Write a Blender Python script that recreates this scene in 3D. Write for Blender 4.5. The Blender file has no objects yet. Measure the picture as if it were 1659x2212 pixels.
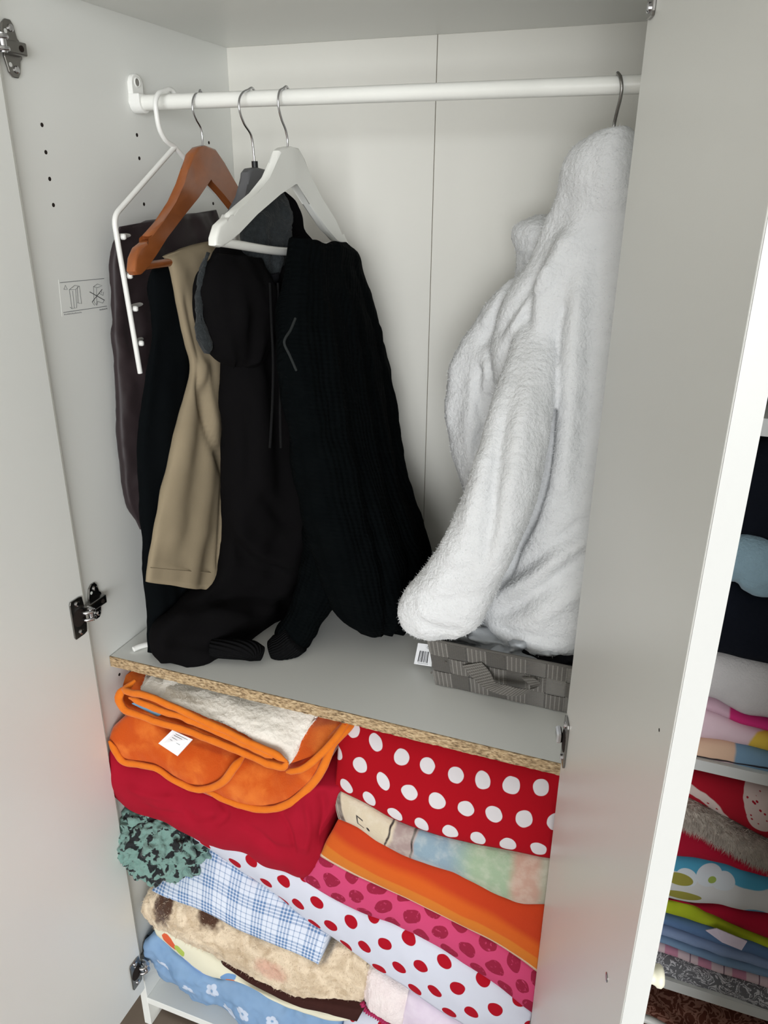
import bpy, bmesh, math, random
import numpy as np
from mathutils import Vector, Matrix

random.seed(7); np.random.seed(7)
SC = bpy.context.scene
COL = SC.collection

# ------------------------------------------------------------------ camera
F_PX, CX, CY = 1670.0, 829.5, 1106.0
RM = np.array([[0.93766261, 0.34746951, 0.00733256],
               [-0.13755321, 0.35165324, 0.92596928],
               [0.31916757, -0.86925539, 0.37752764]])
CP = np.array([0.8, -0.83336, 1.56])
cam_d = bpy.data.cameras.new('camera'); cam = bpy.data.objects.new('camera', cam_d); COL.objects.link(cam)
m = Matrix.Identity(4)
for i in range(3):
    for j in range(3):
        m[i][j] = RM[j][i]
    m[i][3] = CP[i]
cam.matrix_world = m
cam_d.sensor_width = 36; cam_d.lens = F_PX / 2212 * 36; cam_d.clip_start = 0.01
SC.camera = cam

# ------------------------------------------------------------------ light
SC.view_settings.view_transform = 'Standard'; SC.view_settings.look = 'None'
SC.view_settings.gamma = 1; SC.view_settings.use_curve_mapping = False
SC.view_settings.exposure = 0.0
SC.cycles.max_bounces = 7; SC.cycles.diffuse_bounces = 4; SC.cycles.glossy_bounces = 3; SC.cycles.transmission_bounces = 1
SC.cycles.caustics_reflective = False; SC.cycles.caustics_refractive = False
SC.cycles.use_adaptive_sampling = True; SC.cycles.adaptive_threshold = 0.05; SC.cycles.use_denoising = True
world = bpy.data.worlds.new('world'); SC.world = world; world.use_nodes = True
bg = world.node_tree.nodes['Background']
bg.inputs[0].default_value = (0.80, 0.86, 1.0, 1); bg.inputs[1].default_value = 0.35
ld = bpy.data.lights.new('window_daylight', 'AREA'); ld.shape = 'RECTANGLE'
ld.size = 3.4; ld.size_y = 2.0; ld.energy = 270; ld.color = (0.96, 0.985, 1.0)
lo_ = bpy.data.objects.new('window_daylight', ld); COL.objects.link(lo_)
lo_.location = (2.35, -5.15, 1.40)
lo_.rotation_euler = (math.radians(90), 0, 0)


# ------------------------------------------------------------------ picture geometry: a pixel's ray meets a plane of the place
def ray(px, py):
    return RM.T @ np.array([(px - CX) / F_PX, -(py - CY) / F_PX, -1.0])
def U(px, py, v, ax='y'):
    a = 'xyz'.index(ax); d = ray(px, py)
    return CP + d * ((v - CP[a]) / d[a])
def UPL(px, py, p0, n):
    d = ray(px, py); n = np.asarray(n, float)
    return CP + d * (n @ (np.asarray(p0) - CP) / (n @ d))
def pt(t):
    return U(*t) if len(t) == 4 else U(t[0], t[1], t[2])

# ------------------------------------------------------------------ noise
_perm = np.random.RandomState(3).randint(0, 1 << 16, 1 << 16)
def _h(i, j, k):
    return _perm[(_perm[(_perm[i & 65535] + j) & 65535] + k) & 65535] / 32768.0 - 1.0
def vnoise(p):
    p = np.asarray(p, float); i = np.floor(p).astype(int); f = p - i; f = f * f * (3 - 2 * f)
    r = 0
    for a in (0, 1):
        for b in (0, 1):
            for c in (0, 1):
                w = (f[:, 0] if a else 1 - f[:, 0]) * (f[:, 1] if b else 1 - f[:, 1]) * (f[:, 2] if c else 1 - f[:, 2])
                r = r + w * _h(i[:, 0] + a, i[:, 1] + b, i[:, 2] + c)
    return r
def fbm(p, scale, oct=3):
    p = np.asarray(p, float) * scale; r = 0; a = 1.0
    for o in range(oct):
        r = r + a * vnoise(p + 17.3 * o); p = p * 2.03; a *= 0.5
    return r

# ------------------------------------------------------------------ materials
def lin(c):
    r = []
    for v in c[:3]:
        v = v / 255.0
        r.append(v / 12.92 if v <= 0.04045 else ((v + 0.055) / 1.055) ** 2.4)
    return (r[0], r[1], r[2], 1.0)
class NB:
    def __init__(s, name, rough=0.9, sheen=0.0, spec=0.3):
        s.m = bpy.data.materials.new(name); s.m.use_nodes = True
        s.t = s.m.node_tree; s.n = s.t.nodes; s.b = s.n['Principled BSDF']
        s.b.inputs['Roughness'].default_value = rough
        s.b.inputs['Specular IOR Level'].default_value = spec
        if sheen:
            s.b.inputs['Sheen Weight'].default_value = sheen; s.b.inputs['Sheen Roughness'].default_value = 0.45
        s._uv = s._ob = None
    def put(s, sock, v):
        if isinstance(v, bpy.types.NodeSocket): s.t.links.new(v, sock)
        elif isinstance(v, (tuple, list)) and len(v) == 3 and sock.type == 'RGBA': sock.default_value = lin(v)
        else: sock.default_value = v
    def uv(s):
        if s._uv is None: s._uv = s.n.new('ShaderNodeTexCoord')
        return s._uv.outputs['UV']
    def ob(s):
        if s._ob is None: s._ob = s.n.new('ShaderNodeTexCoord')
        return s._ob.outputs['Object']
    def sep(s, v):
        n = s.n.new('ShaderNodeSeparateXYZ'); s.put(n.inputs[0], v); return n.outputs
    def comb(s, x, y, z=0.0):
        n = s.n.new('ShaderNodeCombineXYZ'); s.put(n.inputs[0], x); s.put(n.inputs[1], y); s.put(n.inputs[2], z); return n.outputs[0]
    def M(s, op, a, b=0.0, c=0.0):
        n = s.n.new('ShaderNodeMath'); n.operation = op
        s.put(n.inputs[0], a); s.put(n.inputs[1], b); s.put(n.inputs[2], c); return n.outputs[0]
    def noise(s, vec, scale, detail=2.0, out='Fac', dist=0.0):
        n = s.n.new('ShaderNodeTexNoise'); s.put(n.inputs['Vector'], vec)
        n.inputs['Scale'].default_value = scale; n.inputs['Detail'].default_value = detail; n.inputs['Distortion'].default_value = dist
        return n.outputs[0] if out == 'Fac' else n.outputs[1]
    def vor(s, vec, scale, feature='F1', out=0, rnd=1.0):
        n = s.n.new('ShaderNodeTexVoronoi'); n.feature = feature; s.put(n.inputs['Vector'], vec)
        n.inputs['Scale'].default_value = scale; n.inputs['Randomness'].default_value = rnd; return n.outputs[out]
    def step(s, v, lo, hi):
        n = s.n.new('ShaderNodeMapRange'); n.interpolation_type = 'SMOOTHSTEP'
        s.put(n.inputs[0], v); n.inputs[1].default_value = lo; n.inputs[2].default_value = hi
        return n.outputs[0]
    def mix(s, f, a, b):
        n = s.n.new('ShaderNodeMix'); n.data_type = 'RGBA'
        s.put(n.inputs[0], f); s.put(n.inputs[6], a); s.put(n.inputs[7], b); return n.outputs[2]
    def color(s, v): s.put(s.b.inputs['Base Color'], v)
    def bump(s, h, strength=0.3, dist=0.002):
        n = s.n.new('ShaderNodeBump'); n.inputs['Strength'].default_value = strength; n.inputs['Distance'].default_value = dist
        s.put(n.inputs['Height'], h); s.t.links.new(n.outputs[0], s.b.inputs['Normal'])
    def warp(s, vec, scale, amt):
        c = s.noise(vec, scale, 2.0, 'Color'); n = s.n.new('ShaderNodeVectorMath'); n.operation = 'SUBTRACT'
        s.put(n.inputs[0], c); n.inputs[1].default_value = (0.5, 0.5, 0.5)
        k = s.n.new('ShaderNodeVectorMath'); k.operation = 'SCALE'; s.put(k.inputs[0], n.outputs[0]); k.inputs['Scale'].default_value = amt
        a = s.n.new('ShaderNodeVectorMath'); a.operation = 'ADD'; s.put(a.inputs[0], vec); s.put(a.inputs[1], k.outputs[0]); return a.outputs[0]
    def dots(s, su, sv, r, off=0.5, u0=0.0, v0=0.0, wob=0.0):
        uv = s.warp(s.uv(), 22.0, wob) if wob else s.uv()
        x = s.sep(uv)
        v = s.M('DIVIDE', s.M('ADD', x[1], v0), sv); row = s.M('FLOOR', v)
        u = s.M('ADD', s.M('DIVIDE', s.M('ADD', x[0], u0), su), s.M('MULTIPLY', s.M('FLOORED_MODULO', row, 2.0), off))
        fu = s.M('MULTIPLY', s.M('SUBTRACT', s.M('FRACT', u), 0.5), su)
        fv = s.M('MULTIPLY', s.M('SUBTRACT', s.M('FRACT', v), 0.5), sv)
        d = s.M('SQRT', s.M('ADD', s.M('MULTIPLY', fu, fu), s.M('MULTIPLY', fv, fv)))
        return s.step(d, r + 0.0004, r - 0.0004) if False else s.M('SUBTRACT', 1.0, s.step(d, r - 0.0004, r + 0.0004))
    def blob(s, cu, cv, ru, rv, soft=0.1, wob=0.0, wscale=40):
        uv = s.warp(s.uv(), wscale, wob) if wob else s.uv()
        x = s.sep(uv)
        a = s.M('DIVIDE', s.M('SUBTRACT', x[0], cu), ru); b = s.M('DIVIDE', s.M('SUBTRACT', x[1], cv), rv)
        d = s.M('ADD', s.M('MULTIPLY', a, a), s.M('MULTIPLY', b, b))
        return s.M('SUBTRACT', 1.0, s.step(d, 1 - soft, 1 + soft))
    def band(s, v, lo, hi, soft=0.0006):
        return s.M('MULTIPLY', s.step(v, lo - soft, lo + soft), s.M('SUBTRACT', 1.0, s.step(v, hi - soft, hi + soft)))

def plain(name, col, rough=0.9, sheen=0.0, var=0.08, vscale=25, bump=0.15, bscale=900, bdist=0.001, spec=0.3, metal=0.0):
    b = NB(name, rough, sheen, spec)
    c2 = tuple(max(0, v * (1 - var)) for v in col)
    b.color(b.mix(b.noise(b.ob(), vscale, 3.0 if var > 0.03 else 0.0), c2, col))
    if bump: b.bump(b.noise(b.ob(), bscale, 2.0), bump, bdist)
    b.b.inputs['Metallic'].default_value = metal
    return b.m

MT = {}
MT['panel'] = plain('white_laminate', (233, 234, 230), 0.34, 0, 0.015, 4, 0, 600, 0.0005, 0.45)
MT['backboard'] = plain('white_hardboard', (232, 230, 222), 0.5, 0, 0.02, 4, 0, 600, 0.0005, 0.35)
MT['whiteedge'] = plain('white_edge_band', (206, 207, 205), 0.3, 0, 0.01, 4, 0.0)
MT['seam'] = plain('panel_joint', (120, 112, 98), 0.8, 0, 0.1, 60, 0)
MT['rail'] = plain('white_enamel', (240, 240, 234), 0.28, 0, 0.01, 10, 0, spec=0.5)
MT['plastic'] = plain('white_plastic', (238, 238, 234), 0.35, 0, 0.01, 10, 0, spec=0.5)
MT['cream'] = plain('cream_plastic', (232, 229, 208), 0.4, 0, 0.01, 10, 0, spec=0.5)
MT['chrome'] = plain('chrome_wire', (205, 205, 208), 0.18, 0, 0.02, 30, 0, metal=1.0)
MT['steel'] = plain('nickel_steel', (150, 148, 145), 0.26, 0, 0.1, 60, 0, metal=1.0)
MT['dark'] = plain('dark_hole', (38, 30, 26), 0.9, 0, 0.1, 60, 0)
MT['ink'] = plain('grey_print', (112, 114, 116), 0.8, 0, 0.05, 60, 0)
MT['blackink'] = plain('black_print', (35, 35, 38), 0.8, 0, 0.05, 60, 0)
MT['paper'] = plain('white_paper', (238, 239, 242), 0.7, 0, 0.02, 30, 0)
MT['blackplastic'] = plain('black_plastic', (30, 30, 32), 0.4, 0, 0.05, 30, 0)
MT['greyhanger'] = plain('grey_hanger', (92, 92, 94), 0.5, 0, 0.05, 30, 0.05)
MT['wall'] = plain('room_wall_paint', (232, 231, 226), 0.9, 0, 0.02, 3, 0)
MT['floor'] = plain('floor_laminate', (122, 108, 96), 0.5, 0, 0.15, 8, 0)

# chipboard edge
b = NB('raw_chipboard', 0.95)
st = b.n.new('ShaderNodeMapping'); b.put(st.inputs[0], b.ob()); st.inputs[3].default_value = (0.35, 1, 1)
n1 = b.noise(st.outputs[0], 430, 3.0); n2 = b.vor(st.outputs[0], 330, 'F1', 1); n3 = b.noise(st.outputs[0], 900, 2.0)
r = b.n.new('ShaderNodeValToRGB'); b.put(r.inputs[0], n1)
r.color_ramp.elements[0].position = 0.33; r.color_ramp.elements[0].color = lin((84, 66, 48))
r.color_ramp.elements[1].position = 0.72; r.color_ramp.elements[1].color = lin((206, 186, 152))
e = r.color_ramp.elements.new(0.5); e.color = lin((160, 136, 104))
sx = b.sep(n2)
b.color(b.mix(b.M('MULTIPLY', sx[0], 0.35), r.outputs[0], (206, 178, 136)))
b.bump(n1, 0.8, 0.002); MT['chip'] = b.m
# orange lacquered wood
b = NB('varnished_wood', 0.22, spec=0.5)
st = b.n.new('ShaderNodeMapping'); b.put(st.inputs[0], b.ob()); st.inputs[3].default_value = (1, 0.25, 0.5)
b.color(b.mix(b.noise(st.outputs[0], 90, 4.0, dist=0.6), (126, 68, 34), (166, 98, 54))); MT['wood'] = b.m
MT['whitewood'] = plain('white_lacquer', (236, 236, 230), 0.3, 0, 0.02, 20, 0, spec=0.5)

# garments
def fabric(name, col, var=0.1, vscale=30, weave=1400, strength=0.2, sheen=0.0, rough=0.95, spec=0.15):
    return plain(name, col, rough, sheen, var, vscale, strength, weave, 0.0008, spec)
MT['satin'] = plain('plum_brown_satin', (52, 42, 44), 0.5, 0.05, 0.25, 14, 0.12, 700, 0.001, 0.3)
MT['blacktrousers'] = fabric('black_twill', (9, 12, 14), 0.15, spec=0.05)
MT['khaki'] = fabric('khaki_cotton', (150, 136, 112), 0.06, 25, 1500, 0.25)
MT['jacket'] = fabric('black_sweatshirt', (15, 14, 15), 0.12, spec=0.05)
MT['lining'] = plain('grey_fleece_lining', (54, 58, 60), 1.0, 0.08, 0.4, 180, 0.8, 260, 0.004, 0.1)
MT['cord'] = fabric('black_cord', (20, 20, 21))
MT['greystrap'] = fabric('dark_grey_tape', (44, 47, 47))
b = NB('black_cable_knit', 1.0, 0.0, 0.03)
x = b.sep(b.warp(b.uv(), 30, 0.004))
w1 = b.M('SINE', b.M('MULTIPLY', x[0], 620.0)); w2 = b.M('SINE', b.M('MULTIPLY', x[1], 700.0))
b.color(b.mix(b.noise(b.ob(), 40, 3.0), (4, 6, 7), (9, 12, 13)))
b.bump(b.M('ADD', b.M('MULTIPLY', w1, 1.0), b.M('MULTIPLY', w2, 0.45)), 0.35, 0.002); MT['knit'] = b.m
b = NB('black_rib_knit', 1.0, 0.0, 0.05)
x = b.sep(b.uv()); b.color((17, 17, 18)); b.bump(b.M('SINE', b.M('MULTIPLY', x[0], 1500.0)), 0.7, 0.002); MT['rib'] = b.m
MT['fleece'] = plain('white_fleece', (230, 231, 232), 1.0, 0.1, 0.03, 60, 0.55, 200, 0.004, 0.1)
MT['fleecefibre'] = plain('white_fleece_fibre', (230, 231, 232), 1.0, 0.1, 0.02, 60, 0)
# basket
def strapmat(name, c1, c2, freq, axis):
    b = NB(name, 0.8, 0.1, 0.3); x = b.sep(b.uv())
    w = b.M('SINE', b.M('MULTIPLY', x[axis], freq)); q = b.M('SINE', b.M('ADD', b.M('MULTIPLY', x[1 - axis], 2400.0), b.M('MULTIPLY', b.M('SINE', b.M('MULTIPLY', x[axis], 1900.0)), 1.4)))
    b.color(b.mix(b.M('MULTIPLY', b.step(w, 0.55, 0.95), 0.75), b.mix(b.M('MULTIPLY_ADD', q, 0.35, 0.5), c1, c2), (150, 147, 141)))
    b.bump(b.M('ADD', w, q), 0.5, 0.0012); return b.m
MT['strap_h'] = strapmat('grey_webbing_across', (84, 81, 76), (120, 116, 111), 1000.0, 0)
MT['strap_v'] = strapmat('grey_webbing_upright', (72, 69, 65), (104, 101, 96), 5.0, 0)
MT['tissue'] = plain('crumpled_tissue', (196, 200, 204), 0.8, 0, 0.08, 40, 0.3, 120, 0.004)
MT['blackcloth'] = fabric('black_cloth', (24, 24, 28))

# linens
def linen(name, fn, rough=0.95, sheen=0.0, weave=1500, strength=0.12, dist=0.0008):
    b = NB(name, rough, sheen, 0.15); c = fn(b)
    b.color(c); b.bump(b.noise(b.ob(), weave, 2.0), strength, dist); return b.m
MT['orange'] = linen('orange_plush', lambda b: b.mix(b.step(b.noise(b.ob(), 26, 4.0, dist=0.3), 0.40, 0.80), (194, 80, 20), (220, 118, 46)), 0.9, 0.3, 500, 0.35, 0.002)
MT['orangehem'] = linen('orange_fleece_hem', lambda b: b.mix(b.noise(b.ob(), 60, 3.0), (212, 104, 22), (228, 128, 40)), 0.95, 0.2, 700, 0.3, 0.001)
MT['sherpa'] = linen('cream_sherpa', lambda b: b.mix(b.noise(b.ob(), 30, 3.0), (228, 220, 208), (246, 241, 233)), 1.0, 0.2, 150, 0.5, 0.004)
MT['sherpafibre'] = plain('cream_sherpa_fibre', (240, 234, 226), 1.0, 0.1, 0.05, 40, 0)
MT['bluelining'] = fabric('pale_blue_lining', (120, 165, 196))
MT['crimson'] = linen('crimson_cotton', lambda b: b.mix(b.noise(b.ob(), 18, 3.0), (146, 14, 34), (168, 22, 46)))
def f_teal(b):
    v = b.warp(b.ob(), 60, 0.012)
    return b.mix(b.step(b.noise(v, 58, 2.0, dist=0.4), 0.53, 0.57), (118, 150, 142), (40, 42, 44))
MT['teal'] = linen('teal_leopard_fleece', f_teal, 1.0, 0.2, 300, 0.5, 0.003)
MT['whitedots'] = linen('white_with_red_dots', lambda b: b.mix(b.dots(0.064, 0.036, 0.0122, 0.5, 0.012, 0.002, 0.008), (206, 209, 222), (166, 16, 34)))
MT['reddots'] = linen('red_with_white_dots', lambda b: b.mix(b.dots(0.0415, 0.044, 0.0115, 0.5, 0.0, 0.006, 0.012), (160, 12, 26), (210, 205, 208)))
def f_plaid(b):
    x = b.sep(b.uv())
    def lines(c, p):
        t = b.M('FRACT', b.M('DIVIDE', c, p)); r = None
        for lo, hi in ((0.02, 0.09), (0.14, 0.21), (0.26, 0.33), (0.38, 0.45), (0.60, 0.63), (0.80, 0.83)):
            k = b.band(t, lo, hi, 0.01); r = k if r is None else b.M('MAXIMUM', r, k)
        return r
    k = b.M('ADD', b.M('MULTIPLY', lines(x[0], 0.052), 0.5), b.M('MULTIPLY', lines(x[1], 0.046), 0.5))
    return b.mix(k, (214, 221, 234), (92, 126, 170))
MT['plaid'] = linen('blue_white_check', f_plaid)
def f_beige(b):
    c = b.mix(b.step(b.noise(b.warp(b.ob(), 30, 0.03), 30, 3.0, dist=1.2), 0.22, 0.66), (184, 162, 134), (226, 208, 182))
    br = b.M('MAXIMUM', b.blob(0.052, 0.085, 0.020, 0.055, 0.7, 0.05, 45), b.blob(0.140, 0.100, 0.024, 0.022, 0.7, 0.05, 45))
    c = b.mix(br, c, (78, 54, 42)); return b.mix(b.M('MULTIPLY', b.blob(0.275, 0.07, 0.03, 0.02, 0.9, 0.02, 40), 0.5), c, (196, 120, 108))
MT['beige'] = linen('beige_plush_print', f_beige, 1.0, 0.3, 300, 0.5, 0.003)
MT['beigefibre'] = plain('beige_plush_fibre', (226, 206, 180), 1.0, 0.1, 0.15, 40, 0)
MT['brown'] = fabric('dark_brown_fleece', (62, 34, 30), 0.15, 40, 500, 0.4)
def f_cream(b):
    c = b.mix(b.blob(0.035, 0.028, 0.016, 0.016, 0.08, 0.012), (222, 218, 196), (214, 96, 62))
    c = b.mix(b.blob(0.058, 0.026, 0.012, 0.012, 0.1, 0.012), c, (172, 190, 90)); c = b.mix(b.blob(0.095, 0.006, 0.04, 0.008, 0.1, 0.012), c, (132, 164, 214))
    c = b.mix(b.blob(0.165, 0.018, 0.014, 0.014, 0.1, 0.012), c, (112, 150, 196)); return b.mix(b.blob(0.172, 0.010, 0.010, 0.008, 0.1, 0.01), c, (206, 112, 66))
MT['creamprint'] = linen('cream_printed_cotton', f_cream)
def f_blue(b):
    c = b.mix(b.noise(b.ob(), 25, 3.0), (112, 146, 184), (140, 168, 200))
    for fu, fv, k_ in ((0.045, 0.085, 1.0), (0.112, 0.085, 0.9), (0.165, 0.105, 1.1), (0.235, 0.115, 1.0), (0.295, 0.125, 0.9), (0.200, 0.075, 1.0)):
        for q_ in range(5):
            a_ = q_ * 1.2566 + fu * 30; c = b.mix(b.blob(fu + 0.0085 * k_ * math.cos(a_), fv + 0.0085 * k_ * math.sin(a_), 0.0058 * k_, 0.0058 * k_, 0.35), c, (196, 206, 224))
    return c
MT['blueprint'] = linen('light_blue_floral', f_blue)
def f_pastel(b):
    x = b.sep(b.warp(b.uv(), 18, 0.02)); y = b.sep(b.uv())
    u = b.M('ADD', x[0], b.M('MULTIPLY', x[1], -0.25))
    c = b.mix(b.step(u, 0.088, 0.094), (206, 192, 168), (160, 140, 136)); c = b.mix(b.step(u, 0.124, 0.128), c, (136, 158, 172))
    c = b.mix(b.step(x[0], 0.185, 0.235), c, (156, 176, 148)); c = b.mix(b.step(x[0], 0.275, 0.295), c, (190, 154, 138)); c = b.mix(b.step(x[0], 0.315, 0.33), c, (172, 168, 150))
    ln = b.M('MAXIMUM', b.band(u, 0.084, 0.087, 0.001), b.band(u, 0.121, 0.124, 0.001)); c = b.mix(ln, c, (58, 48, 46))
    c = b.mix(b.band(x[0], 0.004, 0.013, 0.002), c, (92, 78, 70)); c = b.mix(b.band(x[0], 0.000, 0.003, 0.001), c, (70, 60, 54))
    gl = b.M('MAXIMUM', b.M('MULTIPLY', b.band(y[0], 0.040, 0.0425), b.band(y[1], 0.020, 0.036)), b.M('MULTIPLY', b.band(y[0], 0.040, 0.052), b.M('MAXIMUM', b.band(y[1], 0.034, 0.0365), b.band(y[1], 0.020, 0.022))))
    gl = b.M('MAXIMUM', gl, b.blob(0.060, 0.026, 0.003, 0.003, 0.3)); c = b.mix(gl, c, (48, 42, 42))
    return b.mix(b.M('MULTIPLY', b.step(b.noise(b.ob(), 60, 3.0), 0.4, 0.7), 0.22), c, (232, 226, 214))
MT['pastel'] = linen('pastel_plush_print', f_pastel, 1.0, 0.25, 350, 0.4, 0.002)
def f_towel(b):
    v = b.sep(b.warp(b.uv(), 8, 0.006))[1]
    c = b.mix(b.step(v, 0.008, 0.009), (216, 190, 160), (206, 118, 40)); c = b.mix(b.step(v, 0.034, 0.038), c, (204, 92, 32)); return b.mix(b.step(v, 0.055, 0.075), c, (186, 60, 28))
MT['towel'] = linen('orange_striped_towel', f_towel, 0.95, 0.1, 800, 0.3, 0.001)
MT['pinkrose'] = linen('pink_with_roses', lambda b: b.mix(b.M('MULTIPLY', b.dots(0.047, 0.030, 0.0135, 0.5, 0.01, 0.0, 0.02), b.step(b.noise(b.uv(), 160, 2.0), 0.25, 0.42)), (198, 70, 112), (146, 34, 62)))
MT['whiteplush'] = linen('white_pink_plush', lambda b: b.mix(b.noise(b.ob(), 45, 3.0), (222, 206, 206), (238, 230, 228)), 1.0, 0.2, 300, 0.5, 0.003)
MT['lilac'] = linen('lilac_cotton', lambda b: b.mix(b.noise(b.ob(), 70, 2.0), (206, 190, 210), (226, 216, 228)))
MT['pinkedge'] = fabric('pink_crochet', (176, 52, 96))

# ------------------------------------------------------------------ object helpers
def wloc(o):
    v = Vector((0, 0, 0))
    while o is not None:
        v = v + Vector(o.location); o = o.parent
    return v
def tag(o, label=None, cat=None, group=None, kind=None):
    if label: o['label'] = label
    if cat: o['category'] = cat
    if group: o['group'] = group
    if kind: o['kind'] = kind
    return o
def empty(name, loc, label, cat, group=None):
    o = bpy.data.objects.new(name, None); COL.objects.link(o); o.location = loc; o.empty_display_size = 0.05
    return tag(o, label, cat, group)
def mob(name, V, Fc, mat, parent=None, uv=None, smooth=True, label=None, auto=None):
    V = np.asarray(V, float)
    lo, hi = V.min(0), V.max(0); org = np.array([(lo[0] + hi[0]) / 2, (lo[1] + hi[1]) / 2, lo[2]])
    me = bpy.data.meshes.new(name)
    me.from_pydata((V - org).tolist(), [], [list(map(int, f)) for f in Fc])
    if uv is not None:
        L = me.uv_layers.new(name='UVMap'); uv = np.asarray(uv, float)
        idx = np.empty(len(me.loops), dtype=np.int32); me.loops.foreach_get('vertex_index', idx)
        L.data.foreach_set('uv', uv[idx].astype(np.float32).ravel())
    if smooth: me.polygons.foreach_set('use_smooth', [True] * len(me.polygons))
    me.materials.append(MT[mat] if isinstance(mat, str) else mat)
    me.update()
    o = bpy.data.objects.new(name, me); COL.objects.link(o)
    if parent is not None:
        o.parent = parent; o.location = Vector(org) - wloc(parent)
    else: o.location = org
    if auto is not None:
        try: me.set_sharp_from_angle(angle=math.radians(auto))
        except Exception: pass
    if label: o['label'] = label
    return o
def recalc(V, Fc):
    bm = bmesh.new(); vs = [bm.verts.new(v) for v in V]
    for f in Fc:
        try: bm.faces.new([vs[i] for i in f])
        except ValueError: pass
    bmesh.ops.recalc_face_normals(bm, faces=bm.faces)
    bm.verts.index_update()
    V2 = np.array([v.co[:] for v in bm.verts]); F2 = [[v.index for v in f.verts] for f in bm.faces]; bm.free(); return V2, F2
def from_bm(name, bm, mat, parent=None, smooth=False, label=None, auto=None):
    bmesh.ops.recalc_face_normals(bm, faces=bm.faces); bm.verts.index_update()
    V = [v.co[:] for v in bm.verts]; Fc = [[v.index for v in f.verts] for f in bm.faces]; bm.free()
    return mob(name, V, Fc, mat, parent, None, smooth, label, auto)
def prism_bm(poly, h0, h1, axis='z', bev=0.0, seg=2):
    """polygon (2D) extruded along axis between h0 and h1"""
    bm = bmesh.new()
    def P(a, b_, h): return {'z': (a, b_, h), 'x': (h, a, b_), 'y': (a, h, b_)}[axis]
    A = [bm.verts.new(P(a, b_, h0)) for a, b_ in poly]; B = [bm.verts.new(P(a, b_, h1)) for a, b_ in poly]
    n = len(poly); bm.faces.new(A[::-1]); bm.faces.new(B)
    for i in range(n): bm.faces.new((A[i], A[(i + 1) % n], B[(i + 1) % n], B[i]))
    if bev: bmesh.ops.bevel(bm, geom=list(bm.edges), offset=bev, segments=seg, affect='EDGES', profile=0.5)
    return bm
def boxbm(x0, x1, y0, y1, z0, z1, bev=0.0008, seg=1):
    return prism_bm([(x0, y0), (x1, y0), (x1, y1), (x0, y1)], z0, z1, 'z', bev, seg)
def box(name, x0, x1, y0, y1, z0, z1, mat, parent=None, bev=0.0008, label=None):
    return from_bm(name, boxbm(x0, x1, y0, y1, z0, z1, bev), mat, parent, False, label)
def catmull(P, n):
    P = np.asarray(P, float)
    if len(P) == 2: t = np.linspace(0, 1, n)[:, None]; return P[0] * (1 - t) + P[1] * t
    seg = np.linalg.norm(np.diff(P[:, :3], axis=0), axis=1); seg = np.maximum(seg, 1e-6); s = np.r_[0, np.cumsum(seg)]
    T = np.gradient(P, s, axis=0)
    q = np.linspace(0, s[-1], n); k = np.clip(np.searchsorted(s, q, 'right') - 1, 0, len(P) - 2)
    h = (s[k + 1] - s[k]); u = ((q - s[k]) / h)[:, None]; h = h[:, None]
    return (2 * u**3 - 3 * u**2 + 1) * P[k] + (u**3 - 2 * u**2 + u) * h * T[k] + (-2 * u**3 + 3 * u**2) * P[k + 1] + (u**3 - u**2) * h * T[k + 1]
def frames(P):
    T = np.gradient(P, axis=0); T /= np.maximum(np.linalg.norm(T, axis=1), 1e-9)[:, None]
    N = np.zeros_like(P); ref = np.array([0, 0, 1.0]) if abs(T[0][2]) < 0.9 else np.array([1.0, 0, 0])
    v = np.cross(T[0], ref); v /= np.linalg.norm(v); N[0] = v
    for i in range(1, len(P)):
        v = N[i - 1] - T[i] * (N[i - 1] @ T[i]); N[i] = v / max(np.linalg.norm(v), 1e-9)
    return T, N, np.cross(T, N)
def tube_geo(P, r, n=10, cap=True):
    P = np.asarray(P, float); r = np.broadcast_to(np.asarray(r, float), (len(P),)); T, N, B = frames(P)
    a = np.linspace(0, 2 * np.pi, n, endpoint=False); V = []
    for i in range(len(P)): V.append(P[i] + r[i] * (np.cos(a)[:, None] * N[i] + np.sin(a)[:, None] * B[i]))
    V = np.concatenate(V); Fc = []
    for i in range(len(P) - 1):
        for j in range(n): Fc.append((i * n + j, i * n + (j + 1) % n, (i + 1) * n + (j + 1) % n, (i + 1) * n + j))
    if cap: Fc += [tuple(range(n))[::-1], tuple(range((len(P) - 1) * n, len(P) * n))]
    return V, Fc
def tube(name, pts, r, mat, parent=None, n=10, res=40, smooth_path=True, label=None):
    P = catmull(pts, res) if smooth_path else np.asarray(pts, float)
    V, Fc = tube_geo(P, r, n); V, Fc = recalc(V, Fc); return mob(name, V, Fc, mat, parent, label=label, auto=50)
def loft_geo(L, cap=True, uv=None):
    """L: array (rows, n, 3) of closed loops"""
    m_, n = L.shape[:2]; V = L.reshape(-1, 3); Fc = []
    for i in range(m_ - 1):
        for j in range(n): Fc.append((i * n + j, i * n + (j + 1) % n, (i + 1) * n + (j + 1) % n, (i + 1) * n + j))
    if cap:
        c0 = len(V); V = np.vstack([V, L[0].mean(0), L[-1].mean(0)])
        for j in range(n):
            Fc.append(((j + 1) % n, j, c0)); Fc.append(((m_ - 1) * n + j, (m_ - 1) * n + (j + 1) % n, c0 + 1))
        if uv is not None: uv = np.vstack([uv, uv[:n].mean(0), uv[-n:].mean(0)])
    return V, Fc, uv
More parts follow.
